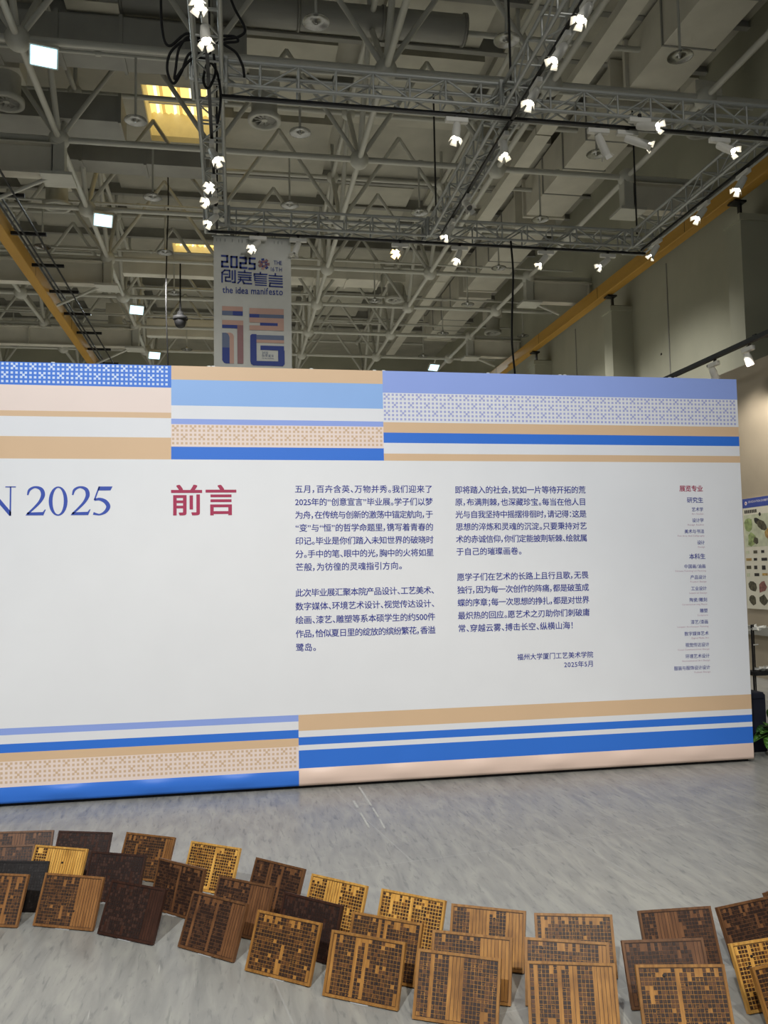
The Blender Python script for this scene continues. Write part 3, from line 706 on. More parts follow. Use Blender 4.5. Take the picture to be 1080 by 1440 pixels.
para(C4, 1.476, .0948, 1.613, 2.652)
def one(name, m, t, size, z, x0, x1, bold=.012):
    q = MB(); text_line(q, t, size, z, YT, x0=x0, x1=x1, bold=bold, justify=True); return q.build(name, m, board)
one('signature_line', PNAVY, '福州大学厦门工艺美术学院', .0505, .872, 2.063, 2.668)
one('signature_line', PNAVY, '2025年5月', .0505, .803, 2.43, 2.669)
tag(text_part('list_heading', PRED, lambda q: text_line(q, '展览专业', .052, 2.139, YT, x0=3.431, x1=3.634, bold=.02, justify=True)), 'crimson heading 展览专业')
one('group_heading', PNAVY, '研究生', .0475, 2.048, 3.491, 3.632, .014); one('group_heading', PNAVY, '本科生', .0475, 1.604, 3.490, 3.630, .014)
for t, z, w, e, we in LST:
    one('list_line', PNAVY, t, .0345, z, 3.629-w, 3.629, .007); one('english_line', PMAU, e, .0175, z-.034, 3.629-we, 3.629, 0.)
# staple heads along the top edge
stm = MB().box((-.012, -.004, 0), (.012, .004, .01)).mesh('staple', M_ALU)
for x in (-1.26, -.19, -.16, .55, 1.02, 1.09, 1.9, 2.48, 2.52, 3.4, 3.45):
    o = bpy.data.objects.new('staple', stm); COL.objects.link(o); o.parent = board; o.location = (x, D+.02-board.location.y, TOPZ)

# ------------------------------------------------------------------ hanging banner
BY = 14.50; BW = 1.326; BX0 = -.365; SCX = BW/787; SCZ = .001712; BT = 7.36
bn = thing('hanging_banner', 'tall white hanging banner with blue and pink 2025 festival graphics', 'banner', (.29, BY, 4.4), None)
MBN = mat('banner_cloth', (206, 206, 198), .8, var=.03)
q = MB(); n = 14
for i in range(n):
    xa = BX0+BW*i/n; xb = BX0+BW*(i+1)/n; f = lambda x: BY+.012+.004*math.sin(x*9)
    q.quad([(xa, f(xa), 4.4), (xb, f(xb), 4.4), (xb, f(xb), BT), (xa, f(xa), BT)])
o = q.build('cloth', MBN, bn); so = o.modifiers.new('solid', 'SOLIDIFY'); so.thickness = .004; so.offset = 1
q = MB(); q.path([(BX0-.03, BY+.015, BT), (BX0+BW+.03, BY+.015, BT)], .018, 8); q.build('top_rod', M_ALU, bn)
BN_B = mat('banner_blue', (54, 70, 140), .7, var=.02); BN_G = mat('banner_slate', (104, 116, 142), .7, var=.03); BN_P = mat('banner_pink', (196, 158, 142), .7, var=.03); BN_M = mat('banner_mauve', (150, 112, 112), .7, var=.03)
def bxz(u, v): return BX0+(u-75)*SCX, BT-(v-45)*SCZ
BYF = BY-.004
def brect(q, u0, v0, u1, v1, m=0):
    (xa, za), (xb, zb) = bxz(u0, v0), bxz(u1, v1); q.quad([(xa, BYF, zb), (xb, BYF, zb), (xb, BYF, za), (xa, BYF, za)], m)
def bpoly(q, pts, m=0, lift=0.): q.quad([(bxz(u, v)[0], BYF-lift, bxz(u, v)[1]) for u, v in pts], m)
def bstroke(q, pts, w, m=0):
    # polyline stroke; joints are squared by overlapping
    for (u0, v0), (u1, v1) in zip(pts, pts[1:]):
        d = Vector((u1-u0, v1-v0)); 
        if d.length == 0: continue
        d.normalize(); n2 = Vector((-d.y, d.x))*w/2; e = d*w/2
        P = [Vector((u0, v0))-e-n2, Vector((u1, v1))+e-n2, Vector((u1, v1))+e+n2, Vector((u0, v0))-e+n2]
        q.quad([(bxz(*p)[0], BYF, bxz(*p)[1]) for p in P], m)
BM4 = [BN_B, BN_G, BN_P, BN_M]
# 福 made of broad bars
q = MB()
brect(q, 158, 768, 366, 815, 2); brect(q, 158, 815, 265, 860, 1); brect(q, 265, 815, 366, 860, 0)
brect(q, 158, 910, 370, 958, 2); brect(q, 158, 958, 310, 992, 0); brect(q, 310, 958, 370, 1350, 3)
bpoly(q, [(158, 1190), (158, 1320), (175, 1345), (195, 1352), (232, 1352), (232, 1190)], 0); bpoly(q, [(158, 1040), (158, 1190), (232, 1190), (232, 1085), (218, 1050), (195, 1040)], 1)
bpoly(q, [(195, 1040), (218, 1050), (232, 1085), (232, 1352), (275, 1352), (275, 1070), (262, 1048), (240, 1038)], 2)
brect(q, 433, 778, 783, 838, 2); brect(q, 433, 838, 532, 875, 0); brect(q, 532, 838, 783, 875, 1); brect(q, 433, 875, 783, 925, 2); brect(q, 720, 925, 783, 955, 2)
brect(q, 433, 955, 783, 1003, 2); brect(q, 433, 925, 540, 955, 2) if False else None
brect(q, 540, 925, 720, 955, 0)
bpoly(q, [(440, 1060), (455, 1045), (503, 1045), (503, 1365), (470, 1365), (447, 1350), (440, 1320)], 0); brect(q, 503, 1052, 783, 1100, 1); brect(q, 503, 1100, 783, 1130, 2)
brect(q, 543, 1160, 783, 1205, 0); brect(q, 722, 1205, 788, 1318, 0); bpoly(q, [(503, 1318), (788, 1318), (788, 1345), (770, 1366), (503, 1366)], 0)
q.build('emblem_bars', BM4, bn)
# 2025 and the title strokes
q = MB()
W = 20
bstroke(q, [(160, 252), (212, 252), (212, 312), (160, 312), (160, 362), (218, 362)], W)
bstroke(q, [(253, 258), (308, 258), (308, 362), (253, 362), (253, 258)], W)
bstroke(q, [(345, 262), (400, 262), (400, 318), (345, 318), (345, 366), (405, 366)], W)
bstroke(q, [(490, 265), (440, 265), (440, 318), (490, 322), (490, 370), (436, 372)], W)
q.build('year_lettering', BN_B, bn)
q = MB(); w = 15
# 创
bstroke(q, [(160, 520), (160, 425), (185, 400), (235, 400), (235, 470), (195, 470), (195, 510), (245, 510)], w); bstroke(q, [(172, 440), (215, 440)], 12); bstroke(q, [(262, 405), (262, 490)], w); bstroke(q, [(290, 400), (290, 520), (265, 520)], w)
# 意
for v in (412, 438, 462, 488): bstroke(q, [(325, v), (452, v+3)], 13)
bstroke(q, [(388, 395), (388, 410)], w); bstroke(q, [(345, 462), (345, 488)], 12); bstroke(q, [(440, 462), (440, 488)], 12); bstroke(q, [(345, 500), (320, 525)], w); bstroke(q, [(370, 505), (380, 526), (455, 528)], w)
# 宣
bstroke(q, [(485, 440), (485, 425), (612, 425)], w); bstroke(q, [(548, 408), (548, 425)], w)
for v in (448, 470, 492, 514, 538): bstroke(q, [(497, v), (607, v+2)], 12)
bstroke(q, [(490, 448), (490, 492)], 12)
# 言
bstroke(q, [(700, 415), (700, 432)], w)
for v in (435, 462, 488): bstroke(q, [(637, v), (768, v+2)], 13)
bstroke(q, [(768, 515), (645, 513), (640, 545), (770, 547)], w)
q.build('title_strokes', BN_B, bn)
def bt(s, u0, u1, v, size, m, name, bold=.01, h=1.):
    q = MB(); x0, z = bxz(u0, v); x1, _ = bxz(u1, v); text_line(q, s, size, z, BYF, x0=x0, x1=x1, bold=bold, justify=True, xs=.78); q.build(name, m, bn)
bt('the idea manifesto', 160, 778, 598, .165, BN_B, 'slogan_lettering', .018)
bt('THE', 682, 770, 297, .105, BN_B, 'edition_lettering', .008); bt('16TH', 652, 770, 367, .105, BN_B, 'edition_lettering', .008)
q = MB()   # gear-like flower badge beside the year
c0 = (583, 318)
for k in range(7):
    a = 2*PI*k/7; bstroke(q, [(c0[0]+26*math.cos(a), c0[1]+26*math.sin(a)), (c0[0]+44*math.cos(a), c0[1]+44*math.sin(a))], 30, (3, 0, 2, 3, 3, 0, 3)[k])
for k in range(14):
    a = 2*PI*k/14; a2 = 2*PI*(k+1)/14
    bpoly(q, [(c0[0]+15*math.cos(a), c0[1]+15*math.sin(a)), (c0[0]+15*math.cos(a2), c0[1]+15*math.sin(a2)), (c0[0]+38*math.cos(a2), c0[1]+38*math.sin(a2)), (c0[0]+38*math.cos(a), c0[1]+38*math.sin(a))], 3 if k % 4 else 0, .001)
q.build('flower_badge', BM4, bn)
q = MB(); x0, z = bxz(556, 1232); x1, _ = bxz(680, 1232)
text_line(q, '2025', .055, z, BYF, x0=x0, x1=x0+.11, bold=0, justify=True); text_line(q, '创意宣言', .05, bxz(0, 1262)[1], BYF, x0=x0, x1=x1, bold=0, justify=True); text_line(q, 'the idea manifesto', .03, bxz(0, 1288)[1], BYF, x0=x0, x1=x1, bold=0, justify=True)
q.build('small_lettering', BN_G, bn)
for u in (100, 300, 500, 700, 850): rod('hanger', (bxz(u, 0)[0], BY+.012, BT), (bxz(u, 0)[0], BY+.006, TZ0+.01), .006, M_DARK, bn, 6)
for u in (105, 145, 190, 265, 330, 365, 430, 500, 690, 730, 770):
    rod('clip', (bxz(u, 0)[0], BYF, BT-.1), (bxz(u, 0)[0], BYF, BT-.05), .006, M_ALU, bn, 6)

# ------------------------------------------------------------------ woodblock plates on the floor
PWD, PHT, PTH = .296, .2155, .014
def wood(name, a, b_, rough=.38):
    if name in MATS: return MATS[name]
    m = bpy.data.materials.new(name); m.use_nodes = True; nt = m.node_tree; bs = nt.nodes['Principled BSDF']
    tc = nt.nodes.new('ShaderNodeTexCoord'); oi = nt.nodes.new('ShaderNodeObjectInfo'); ad = nt.nodes.new('ShaderNodeVectorMath'); ad.operation = 'ADD'
    nt.links.new(tc.outputs['Object'], ad.inputs[0]); nt.links.new(oi.outputs['Random'], ad.inputs[1])
    mp = nt.nodes.new('ShaderNodeMapping'); mp.inputs['Scale'].default_value = (26, 3, 3); nt.links.new(ad.outputs[0], mp.inputs[0])
    n = nt.nodes.new('ShaderNodeTexNoise'); n.inputs['Scale'].default_value = 3.5; n.inputs['Detail'].default_value = 7; n.inputs['Distortion'].default_value = .4; nt.links.new(mp.outputs[0], n.inputs['Vector'])
    r = nt.nodes.new('ShaderNodeValToRGB'); r.color_ramp.elements[0].position = .3; r.color_ramp.elements[1].position = .72
    r.color_ramp.elements[0].color = (*lin(a), 1); r.color_ramp.elements[1].color = (*lin(b_), 1); nt.links.new(n.outputs['Fac'], r.inputs[0])
    n2 = nt.nodes.new('ShaderNodeTexNoise'); n2.inputs['Scale'].default_value = 9; n2.inputs['Detail'].default_value = 3; nt.links.new(ad.outputs[0], n2.inputs['Vector'])
    r2 = nt.nodes.new('ShaderNodeValToRGB'); r2.color_ramp.elements[0].position = .30; r2.color_ramp.elements[0].color = (.45, .4, .38, 1); r2.color_ramp.elements[1].position = .5; nt.links.new(n2.outputs['Fac'], r2.inputs[0])
    mx = nt.nodes.new('ShaderNodeMix'); mx.data_type = 'RGBA'; mx.blend_type = 'MULTIPLY'; mx.inputs[0].default_value = .5
    nt.links.new(r.outputs[0], mx.inputs[6]); nt.links.new(r2.outputs[0], mx.inputs[7]); nt.links.new(mx.outputs[2], bs.inputs['Base Color'])
    bs.inputs['Roughness'].default_value = rough
    MATS[name] = m; return m
TONE = {  # wood pair, ink, half-inked
 'gold': ((186, 132, 58), (230, 180, 94), (58, 34, 18), (112, 72, 30)),
 'honey': ((136, 92, 42), (178, 128, 64), (44, 25, 16), (84, 52, 26)),
 'brown': ((116, 76, 40), (152, 106, 60), (46, 29, 20), (78, 50, 30)),
 'umber': ((92, 60, 38), (126, 86, 54), (40, 24, 18), (66, 42, 28)),
 'dark': ((48, 29, 22), (72, 44, 33), (36, 22, 18), (58, 37, 29)),
 'black': ((24, 20, 20), (38, 31, 30), (18, 15, 15), (32, 27, 26))}
# key: (x, y, heading, lean, tone, blank column ranges (fraction), ink density, label)
PL = [
 ('F0', -1.095, 4.084, -.324, .44, 'brown', [(.72, .78)], .95, 'brown carved woodblock cut off by the left picture edge, front row'),
 ('F1', -.755, 3.987, -.415, .423, 'brown', [(.60, 1)], .92, 'brown woodblock, front row, with a blank ruled right half and dark knots'),
 ('F2', -.473, 3.813, -.601, .422, 'dark', [(.74, 1)], .97, 'dark chocolate woodblock in the front row, between two brown ones'),
 ('F3', -.134, 3.597, -.711, .444, 'umber', [(.10, .14), (.46, .50), (.78, 1)], .96, 'reddish brown woodblock in the front row with a blank strip at right'),
 ('F4', .14, 3.334, -.663, .425, 'honey', [(.60, .64)], .9, 'golden woodblock fully carved, front row, left of centre'),
 ('F5', .421, 3.088, -.589, .39, 'honey', [(.02, .06), (.32, .36), (.48, .54)], .93, 'honey woodblock in the front row with two short blank strips'),
 ('F6', .714, 2.878, -.486, .424, 'honey', [(.14, .21), (.40, .56)], .97, 'woodblock, front row, with a broad blank strip up its middle'),
 ('F7', 1.082, 2.73, -.278, .424, 'honey', [(.06, .11), (.35, .40), (.50, .55), (.74, 1)], .95, 'front woodblock cut by the picture bottom, blank ruled right quarter'),
 ('F8', 1.437, 2.636, -.198, .422, 'honey', [(.44, .49), (.08, .10)], .93, 'front woodblock cut by the picture bottom, carved nearly all over'),
 ('F9', 1.834, 2.591, .18, .42, 'honey', [], .95, 'woodblock corner at the lower right picture edge, nearest the viewer'),
 ('M0', -1.04, 4.24, -.254, .44, 'black', [], .9, 'black woodblock at the far left behind the front row'),
 ('M1', -.599, 4.249, -.43, .39, 'dark', [], .95, 'dark woodblock behind the gap between the blank half brown and chocolate ones'),
 ('M2', -.298, 4.041, -.745, .30, 'umber', [(.50, .53)], .93, 'brown woodblock standing close behind the reddish brown front one'),
 ('M3', -.022, 3.757, -.663, .44, 'umber', [(.62, 1)], .9, 'brown woodblock with a blank right part behind the golden front one'),
 ('M4', .247, 3.494, -.733, .38, 'dark', [], .96, 'dark woodblock behind the golden front one, left of centre'),
 ('M5', .514, 3.241, -.612, .432, 'honey', [(.38, .44), (.5, .54)], .92, 'ink-stained honey woodblock in the middle row at centre'),
 ('M6', .805, 3.022, -.456, .41, 'honey', [(.60, 1)], .96, 'middle row woodblock with a blank right part, behind the broad stripe one'),
 ('M7', 1.127, 2.898, -.369, .43, 'honey', [(.92, 1)], .96, 'middle row woodblock with ink blots, behind the blank quarter one'),
 ('M8', 1.484, 2.827, -.133, .45, 'umber', [(.84, 1)], .95, 'brown middle row woodblock at right with a narrow blank strip'),
 ('M9', 1.859, 2.756, .101, .41, 'gold', [(.2, .26)], .93, 'golden woodblock cut by the right picture edge, middle row'),
 ('K0', -1.112, 4.725, -.12, .42, 'umber', [(.28, .5)], .95, 'brown woodblock at the far left, rearmost'),
 ('Kb', -1.155, 4.496, -.12, .42, 'umber', [], .95, 'brown woodblock at the left edge, second from the rear'),
 ('K1', -.813, 4.647, -.323, .42, 'dark', [], .9, 'dark plum woodblock in the back row, second from left'),
 ('Y1', -.896, 4.415, -.444, .42, 'gold', [(.24, 1)], .92, 'bright yellow woodblock mostly blank with fine ruled lines, at left'),
 ('K2', -.488, 4.521, -.535, .434, 'brown', [(.86, 1)], .9, 'brown woodblock in the back row, just left of the bright golden one'),
 ('K3', -.159, 4.287, -.62, .419, 'gold', [(.52, .55)], .88, 'bright golden woodblock carved all over, back row left'),
 ('K4', .129, 3.957, -.778, .418, 'umber', [(.28, .36), (.56, .62)], .95, 'very dark inked brown woodblock, back row, left of centre'),
 ('K5', .372, 3.686, -.75, .418, 'gold', [(.30, .56)], .9, 'golden woodblock in the back row with a blank band left of middle'),
 ('K6', .655, 3.448, -.683, .418, 'gold', [(.46, .50)], .9, 'golden woodblock in the back row at centre, fully carved'),
 ('K7', .932, 3.244, -.475, .412, 'honey', [(.26, .50), (.78, 1)], .93, 'honey woodblock in the back row with two small patches of carving'),
 ('K8', 1.248, 3.107, -.269, .432, 'honey', [(.04, .1)], .92, 'honey woodblock in the back row right of centre, behind two others'),
 ('K9', 1.668, 3.069, -.054, .407, 'umber', [(.18, .52)], .93, 'dark brown woodblock in the back row at right with a blank middle'),
 ('K10', 2.002, 3.077, .22, .42, 'umber', [], .9, 'dark inked woodblock turned inward at the right edge, back row'),
 ('K11', 2.279, 3.21, .45, .42, 'umber', [], .9, 'corner of a brown woodblock peeking in at the right edge'),
]
M_ACR = mat('acrylic_foot', (170, 172, 172), .3, var=.02)
for key, bx, by, th, lean, tone, blanks, dens, lab in PL:
    rg = random.Random(sum(ord(c)*(i+3) for i, c in enumerate(key)))
    ta, tb, ti, th_ = TONE[tone]
    mw = wood('wood_'+tone, ta, tb); mi = mat('ink_'+tone, ti, .5, var=.35, scale=220); mh = mat('half_ink_'+tone, th_, .5, var=.3, scale=220)
    md = wood('wood_rim_'+tone, tuple(int(v*.92) for v in ta), tuple(int(v*.92) for v in tb))
    P = thing('woodblock', lab, 'woodblock', (bx, by, .004), 'carved printing woodblocks on the floor')
    P.rotation_euler = (-lean, 0, th)       # local X across, Z up along the face, -Y towards the viewer
    q = MB(); q.box((-PWD/2, 0, 0), (PWD/2, PTH, PHT)); q.build('panel', mw, P, bevel=.0015, world=False)
    # raised rim
    rm = .009; q = MB(); hgt = .0028
    q.box((-PWD/2, -hgt, 0), (PWD/2, 0, rm)); q.box((-PWD/2, -hgt, PHT-rm), (PWD/2, 0, PHT)); q.box((-PWD/2, -hgt, rm), (-PWD/2+rm, 0, PHT-rm)); q.box((PWD/2-rm, -hgt, rm), (PWD/2, 0, PHT-rm))
    q.build('rim', md, P, world=False)
    x0, x1 = -PWD/2+rm+.002, PWD/2-rm-.002; z0, z1 = rm+.002, PHT-rm-.002
    nc = 21; nr = 15; dens = .5+.5*dens+.012; cw = (x1-x0)/nc; chh = (z1-z0)/nr
    rul = MB(); chm = MB()
    for c in range(nc+1):
        inked = [k for k in (c-1, c) if 0 <= k < nc and not any(a <= (k+.5)/nc <= bq for a, bq in blanks)]
        if inked and 0 < c < nc: continue
        xx = x0+c*cw; rul.box((xx-.0006, -.0010, z0), (xx+.0006, 0, z1))
    for zz in (z0, z1): rul.box((x0, -.0010, zz-.0006), (x1, 0, zz+.0006))
    run = {}
    for c in range(nc):
        fr = (c+.5)/nc
        if any(a <= fr <= bq for a, bq in blanks): continue
        skip = 0; top_skip = rg.choice((0, 0, 0, 0, 1, 2)); bot_skip = rg.choice((0, 0, 0, 0, 0, 1, 3) if rg.random() < .4 else (0,))
        for r in range(nr):
            if r < top_skip or r >= nr-bot_skip: continue
            if skip: skip -= 1; continue
            if rg.random() > dens:
                skip = rg.choice((0, 0, 0, 0, 1, 3)); continue
            zc = z1-(r+.5)*chh; xc = x0+(c+.5)*cw; hw = cw*(.385 if tone == 'gold' else .43); hh = chh*(.37 if tone == 'gold' else .42); m = 0 if rg.random() < .68 else 1
            d = .0016
            k = rg.random()
            if k < .72: chm.box((xc-hw, -d, zc-hh), (xc+hw, 0, zc+hh), m)
            elif k < .84:   # two strokes
                chm.box((xc-hw, -d, zc+hh*.12), (xc+hw, 0, zc+hh), m); chm.box((xc-hw*.8, -d, zc-hh), (xc+hw*.8, 0, zc-hh*.2), m)
            else:           # side radical and body
                chm.box((xc-hw, -d, zc-hh), (xc-hw*.25, 0, zc+hh), m); chm.box((xc, -d, zc-hh), (xc+hw, 0, zc+hh), 0)
    tag(rul.build('column_rules', mi, P, world=False), kind='stuff')
    if chm.v: tag(chm.build('carved_characters', [mi, mh], P, world=False), kind='stuff')
    for _ in range(rg.choice((0, 1, 2))):
        u = rg.uniform(x0+.02, x1-.02); v = rg.uniform(z0+.03, z1-.02); rr = rg.uniform(.003, .006)
        q = MB(); q.lathe([(0, .0022), (rr*.7, .002), (rr, 0)], 9, (u, 0, v), (0, -1, 0)); q.build('knot', mat('ink_black', (20, 14, 12), .5, var=.2), P, world=False)
    # clear foot and rear prop on the floor
    zf = Vector((0, 0, -.0)); ca, sa = math.cos(lean), math.sin(lean)
    def loc(yw, zw): return (yw*ca-(zw)*sa*-1*-1, yw*sa+zw*ca) if False else (ca*yw-sa*zw, sa*yw+ca*zw)
    q = MB()
    prof = [loc(-.006, -.003), (loc(.10, -.003)), loc(.10, .001), loc(.022, .001)]
    n0 = len(q.v)
    for sx in (-.035, .035): q.v += [(sx, a, bq) for a, bq in prof]
    for i in range(4): q.f.append((n0+i, n0+(i+1) % 4, n0+4+(i+1) % 4, n0+4+i)); q.m.append(0)
    q.f += [(n0, n0+3, n0+2, n0+1), (n0+4, n0+5, n0+6, n0+7)]; q.m += [0, 0]
    # prop arm from plate back to the foot
    pa = (PTH, .13); pb = loc(.098, .001); pc = (pb[0]-.006*ca, pb[1]-.006*sa); pd = (PTH, .122); n0 = len(q.v)
    for sx in (-.03, .03): q.v += [(sx, *p) for p in (pa, pb, pc, pd)]
    for i in range(4): q.f.append((n0+i, n0+(i+1) % 4, n0+4+(i+1) % 4, n0+4+i)); q.m.append(0)
    q.f += [(n0, n0+3, n0+2, n0+1), (n0+4, n0+5, n0+6, n0+7)]; q.m += [0, 0]
    q.build('stand', M_ACR, P, world=False)

# ------------------------------------------------------------------ right side: partition, poster, rail, flowers, plant
b = MB(); b.box((7.0, 6.2, 0), (7.12, 19, HZ+2.79)); part_w = tag(b.build('wall_partition', M_PART), kind='structure')
b = MB(); b.box((6.93, 6.2, .585), (7.0, 19, .70)); tag(b.build('trim_1', M_DUCT_D), kind='structure')
rl = thing('lamp_rail', 'dark lamp rail running along the top of the right partition', 'track', (6.5, 12, HZ+2.87))
q = MB(); q.box((6.47, 6.2, HZ+2.84), (6.53, 19, HZ+2.90)); q.build('rail', M_DARK, rl)
for yy in (7.5, 9.62, 12.6, 15.6): q = MB(); q.box((6.5, yy-.03, HZ+2.90), (7.0, yy+.03, HZ+2.93)); q.box((6.97, yy-.03, HZ+2.6), (7.0, yy+.03, HZ+2.9)); q.build('arm', M_DARK, rl)
for k, (yy, w) in enumerate(((9.75, 'near'), (10.55, 'far'))):
    t = thing('rail_spotlight', 'small white spotlight hanging from the partition rail, '+w+' one', 'spotlight', (6.5, yy, HZ+2.8), 'small spotlights on the partition rail')
    q = MB(); q.box((6.47, yy-.11, HZ+2.74), (6.53, yy+.11, HZ+2.80)); q.build('adapter', M_WHITE, t, bevel=.008)
    rod('swivel', (6.5, yy, HZ+2.75), (6.5, yy, HZ+2.66), .012, M_WHITE, t)
    q = MB(); q.lathe([(0, 0), (.04, 0), (.05, .06), (.05, .17), (.042, .17), (.04, .14), (0, .14)], 14, (6.47, yy, HZ+2.72), (.35, 0, -.94)); q.build('body', M_WHITE, t)
    q = MB(); q.quad([(6.50, yy-.02, HZ+2.84), (6.54, yy-.02, HZ+2.84), (6.54, yy+.02, HZ+2.80), (6.50, yy+.02, HZ+2.80)]); q.build('clip', M_DARK, t)
# poster
pt = thing('wall_poster', 'tall illustrated study poster with a blue header on the right partition', 'poster', (6.985, 10.3, .93))
PX = 6.985; py0, py1 = 10.775, 9.86   # left edge is the farther one
pz0, pz1 = .93, 2.45
def pq(q, u0, v0, u1, v1, m=0, lift=.001):
    ya = py0+(py1-py0)*u0; yb = py0+(py1-py0)*u1; za = pz1-(pz1-pz0)*v0; zb = pz1-(pz1-pz0)*v1
    q.quad([(PX-lift, ya, zb), (PX-lift, yb, zb), (PX-lift, yb, za), (PX-lift, ya, za)], m)
q = MB(); q.box((PX, py1, pz0), (7.0, py0, pz1)); q.build('sheet', mat('poster_paper', (226, 222, 204), .6, var=.05, scale=5), pt)
q = MB(); pq(q, 0, 0, 1, .085); q.build('header_band', mat('poster_blue', (62, 80, 160), .6), pt)
q = MB(); q.lathe([(.0, .003), (.026, .003), (.026, 0)], 14, (PX, 10.695, 2.385), (-1, 0, 0)); q.build('round_emblem', mat('poster_white', (236, 232, 236), .6), pt)
q = MB(); q.lathe([(.0, .0036), (.014, .0036), (.014, 0)], 12, (PX, 10.695, 2.385), (-1, 0, 0)); q.build('round_emblem', mat('poster_rose', (190, 120, 130), .6), pt)
def wall_text(s, size, yl, z, m, bold=0.):
    q = MB(); text_line(q, s, size, 0, 0, x0=0, bold=bold); q.v = [(PX-.0018, yl-x, z+zz) for x, _, zz in q.v]; return q.build('header_lettering', m, pt)
wall_text('GRADUATION EXHIBITION', .042, 10.64, 2.40, mat('poster_white', (236, 232, 236)))
pg = [mat('poster_green', (150, 166, 110), .6, var=.5, scale=14), mat('poster_olive', (84, 80, 62), .6, var=.6, scale=24), mat('poster_ink', (48, 44, 42), .6, var=.4, scale=30), mat('poster_ochre', (182, 150, 88), .6, var=.5, scale=20), mat('poster_wash', (200, 204, 176), .6, var=.2, scale=8), mat('poster_red', (138, 92, 84), .6, var=.5, scale=26)]
q = MB()
for i in range(7): pq(q, .04+i*.045, .105, .075+i*.045, .135, 2)
pq(q, .02, .15, .98, .44, 4)
rg = random.Random(11)
def blob(u, v, r, m, asp=1., rot=0., lift=.0014):
    yy = py0+(py1-py0)*u; zz = pz1-(pz1-pz0)*v; n = 9; pts = []
    for i in range(n):
        a = 2*PI*i/n; k = r*rg.uniform(.75, 1.15); du, dv = k*asp*math.cos(a), k*math.sin(a)
        pts.append((PX-lift, yy-(du*math.cos(rot)-dv*math.sin(rot)), zz+(du*math.sin(rot)+dv*math.cos(rot))))
    q.quad(pts, m)
for u, v, r, m, asp, rot in ((.12, .24, .10, 0, 1, 0), (.2, .37, .09, 0, 1.2, .4), (.36, .215, .05, 2, 2.2, -.4), (.46, .25, .06, 1, 2, -.5), (.30, .385, .05, 1, 1.2, 0), (.62, .33, .08, 3, 1.3, .7), (.75, .24, .09, 1, 1.6, .3), (.42, .155, .03, 2, 1, 0), (.62, .36, .04, 5, 1, .5)): blob(u, v, r, m, asp, rot, .0014+rg.random()*.0008)
for r in range(4):
    for c in range(5): pq(q, .03+c*.19, .475+r*.068, .03+c*.19+rg.uniform(.07, .15), .475+r*.068+rg.uniform(.02, .045), rg.choice((1, 2, 2, 3, 4)))
for r in range(2):
    for c in range(3): blob(.15+c*.26, .80+r*.115, .075, rg.choice((1, 2, 5, 1)), 1.3, rg.uniform(-.6, .6))
q.build('printed_figures', pg, pt)

# slim stand with crumpled white paper flowers, by the board's right end
M_PETAL = mat('paper_petal', (232, 230, 220), .7, var=.06)
fs = thing('flower_stand', 'slim black wire stand with white paper flowers right of the board', 'stand', (4.78, 7.3, 0))
rod('post', (4.765, 7.3, 0), (4.765, 7.3, .97), .009, M_BLACK, fs); rod('post', (4.81, 7.34, 0), (4.81, 7.34, .97), .006, M_BLACK, fs)
q = MB(); q.box((4.74, 7.25, .50), (5.15, 7.42, .535)); q.build('shelf', M_BLACK, fs)
q = MB(); q.box((4.72, 7.24, 0), (5.1, 7.42, .012)); q.build('foot', M_BLACK, fs)
rod('crossbar', (4.765, 7.3, .78), (4.85, 7.34, .78), .006, M_WHITE, fs)
rg = random.Random(5)
for (cx, cz, w) in ((4.82, .94, 'on top of the slim black stand'), (4.86, .57, 'left one on the shelf of the black stand'), (5.0, .57, 'right one on the shelf of the black stand')):
    t = thing('paper_flower', 'crumpled white paper flower '+w, 'flower', (cx, 7.3, cz-.03), 'white paper flowers')
    for k in range(7):
        a = 2*PI*k/7+rg.uniform(-.3, .3); L_ = rg.uniform(.05, .085); u = Vector((math.cos(a), math.sin(a)*.7, rg.uniform(-.1, .35))).normalized(); v = u.cross(Vector((0, 0, 1))).normalized(); c0 = Vector((cx, 7.3, cz-.02))
        q = MB(); q.quad([c0, c0+u*L_*.5+v*.028+Vector((0, 0, .012)), c0+u*L_+Vector((0, 0, -.005)), c0+u*L_*.5-v*.028]); q.quad([c0+u*L_*.5-v*.028, c0+u*L_+Vector((0, 0, -.005)), c0+u*L_*1.1+Vector((0, 0, .02)), c0+u*L_*.7-v*.03+Vector((0, 0, .02))]); q.build('petal', M_PETAL, t)
    q = MB(); q.lathe([(0, -.035), (.02, -.03), (.025, -.01), (0, .0)], 8, (cx, 7.3, cz)); q.build('calyx', M_PETAL, t)
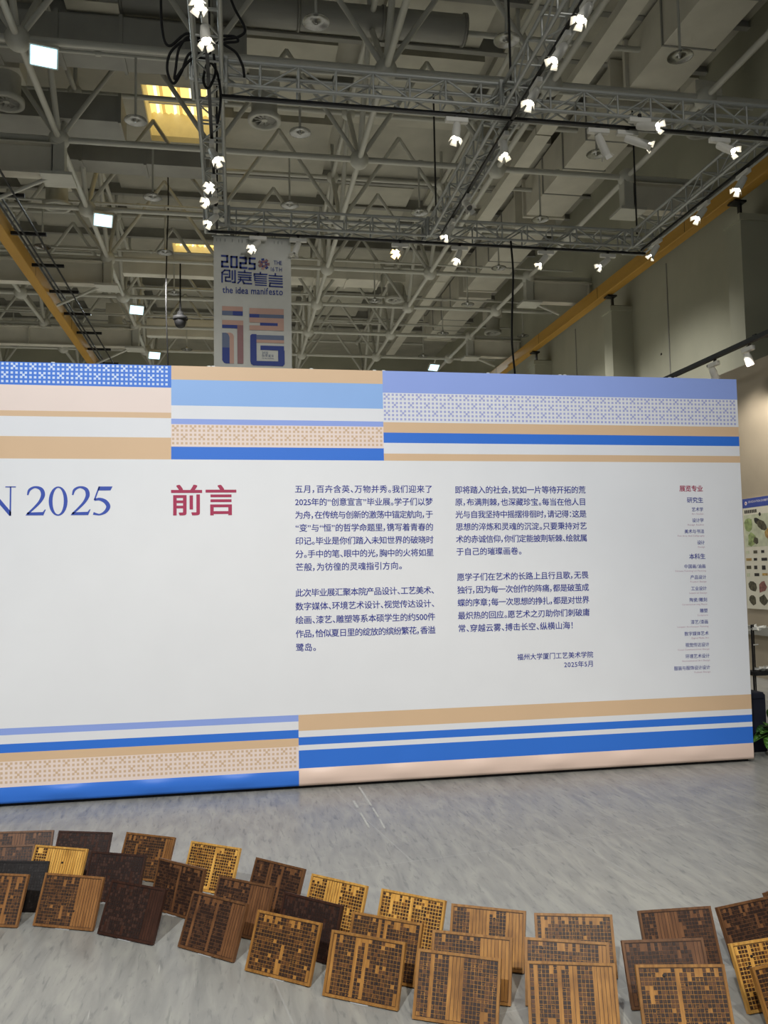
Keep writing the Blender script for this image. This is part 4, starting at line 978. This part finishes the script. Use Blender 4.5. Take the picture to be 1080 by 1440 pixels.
# navy box and low leafy plant
nb = thing('navy_crate', 'dark navy fabric box on the floor behind the board end', 'box', (4.12, 6.6, 0))
MNV = mat('navy_cloth', (10, 14, 32), .85, var=.2)
q = MB(); q.box((4.0, 6.42, 0), (4.29, 6.8, .47)); q.build('body', MNV, nb, bevel=.012)
q = MB(); q.box((3.99, 6.41, .43), (4.27, 6.81, .485)); q.build('folded_rim', MNV, nb, bevel=.01)
M_LEAF = mat('leaf_green', (74, 118, 42), .45, var=.3, scale=30); M_LEAF2 = mat('leaf_dark', (48, 86, 40), .45, var=.3, scale=30)
pl = thing('leafy_plant', 'low green leafy potted plant at the right edge beside the navy box', 'plant', (4.33, 6.30, 0))
q = MB(); q.lathe([(0, 0), (.055, 0), (.075, .10), (.08, .115), (.07, .115), (.068, .1), (0, .095)], 16, (4.33, 6.30, 0)); q.build('pot', M_BLACK, pl, smooth=True)
rg = random.Random(9)
def leaf(base, direction, L_, W_, droop, m):
    d = Vector(direction).normalized(); s = d.cross(Vector((0, 0, 1)));  s = s.normalized() if s.length > .01 else Vector((1, 0, 0)); q = MB(); n = 7; rows = []
    for i in range(n+1):
        t = i/n; w = W_*math.sin(PI*min(1, t*.93+.05))**.8; c = Vector(base)+d*L_*t+Vector((0, 0, -droop*t*t)); rows.append((c-s*w+Vector((0, 0, .25*w)), c, c+s*w+Vector((0, 0, .25*w))))
    for i in range(n):
        for k in range(2): q.quad([rows[i][k], rows[i][k+1], rows[i+1][k+1], rows[i+1][k]])
    o = q.build('leaf', m, pl, smooth=True); so = o.modifiers.new('solid', 'SOLIDIFY'); so.thickness = .0015
for (dx, dz, L_, dr, W_, zz) in ((-.9, .5, .26, .10, .055, .10), (-.8, .9, .30, .12, .06, .10), (-1, .1, .25, .10, .055, .12), (-.7, .2, .24, .13, .06, .09), (-.3, 1.1, .30, .1, .06, .1), (.2, 1, .3, .1, .06, .1), (.8, .6, .28, .12, .06, .1), (.9, .1, .26, .1, .055, .1), (-.5, .35, .26, .14, .055, .11)):
    leaf((4.31, 6.30, zz+.07), (dx, rg.uniform(-.7, -.05), dz), L_*1.05, W_*1.15, dr, rg.choice((M_LEAF, M_LEAF, M_LEAF2)))
for k in range(4): rod('stalk', (4.33+.02*math.cos(k*1.6), 6.30+.02*math.sin(k*1.6), .08), (4.33+.05*math.cos(k*1.6), 6.30+.05*math.sin(k*1.6), .17), .005, M_LEAF2, pl, 6)
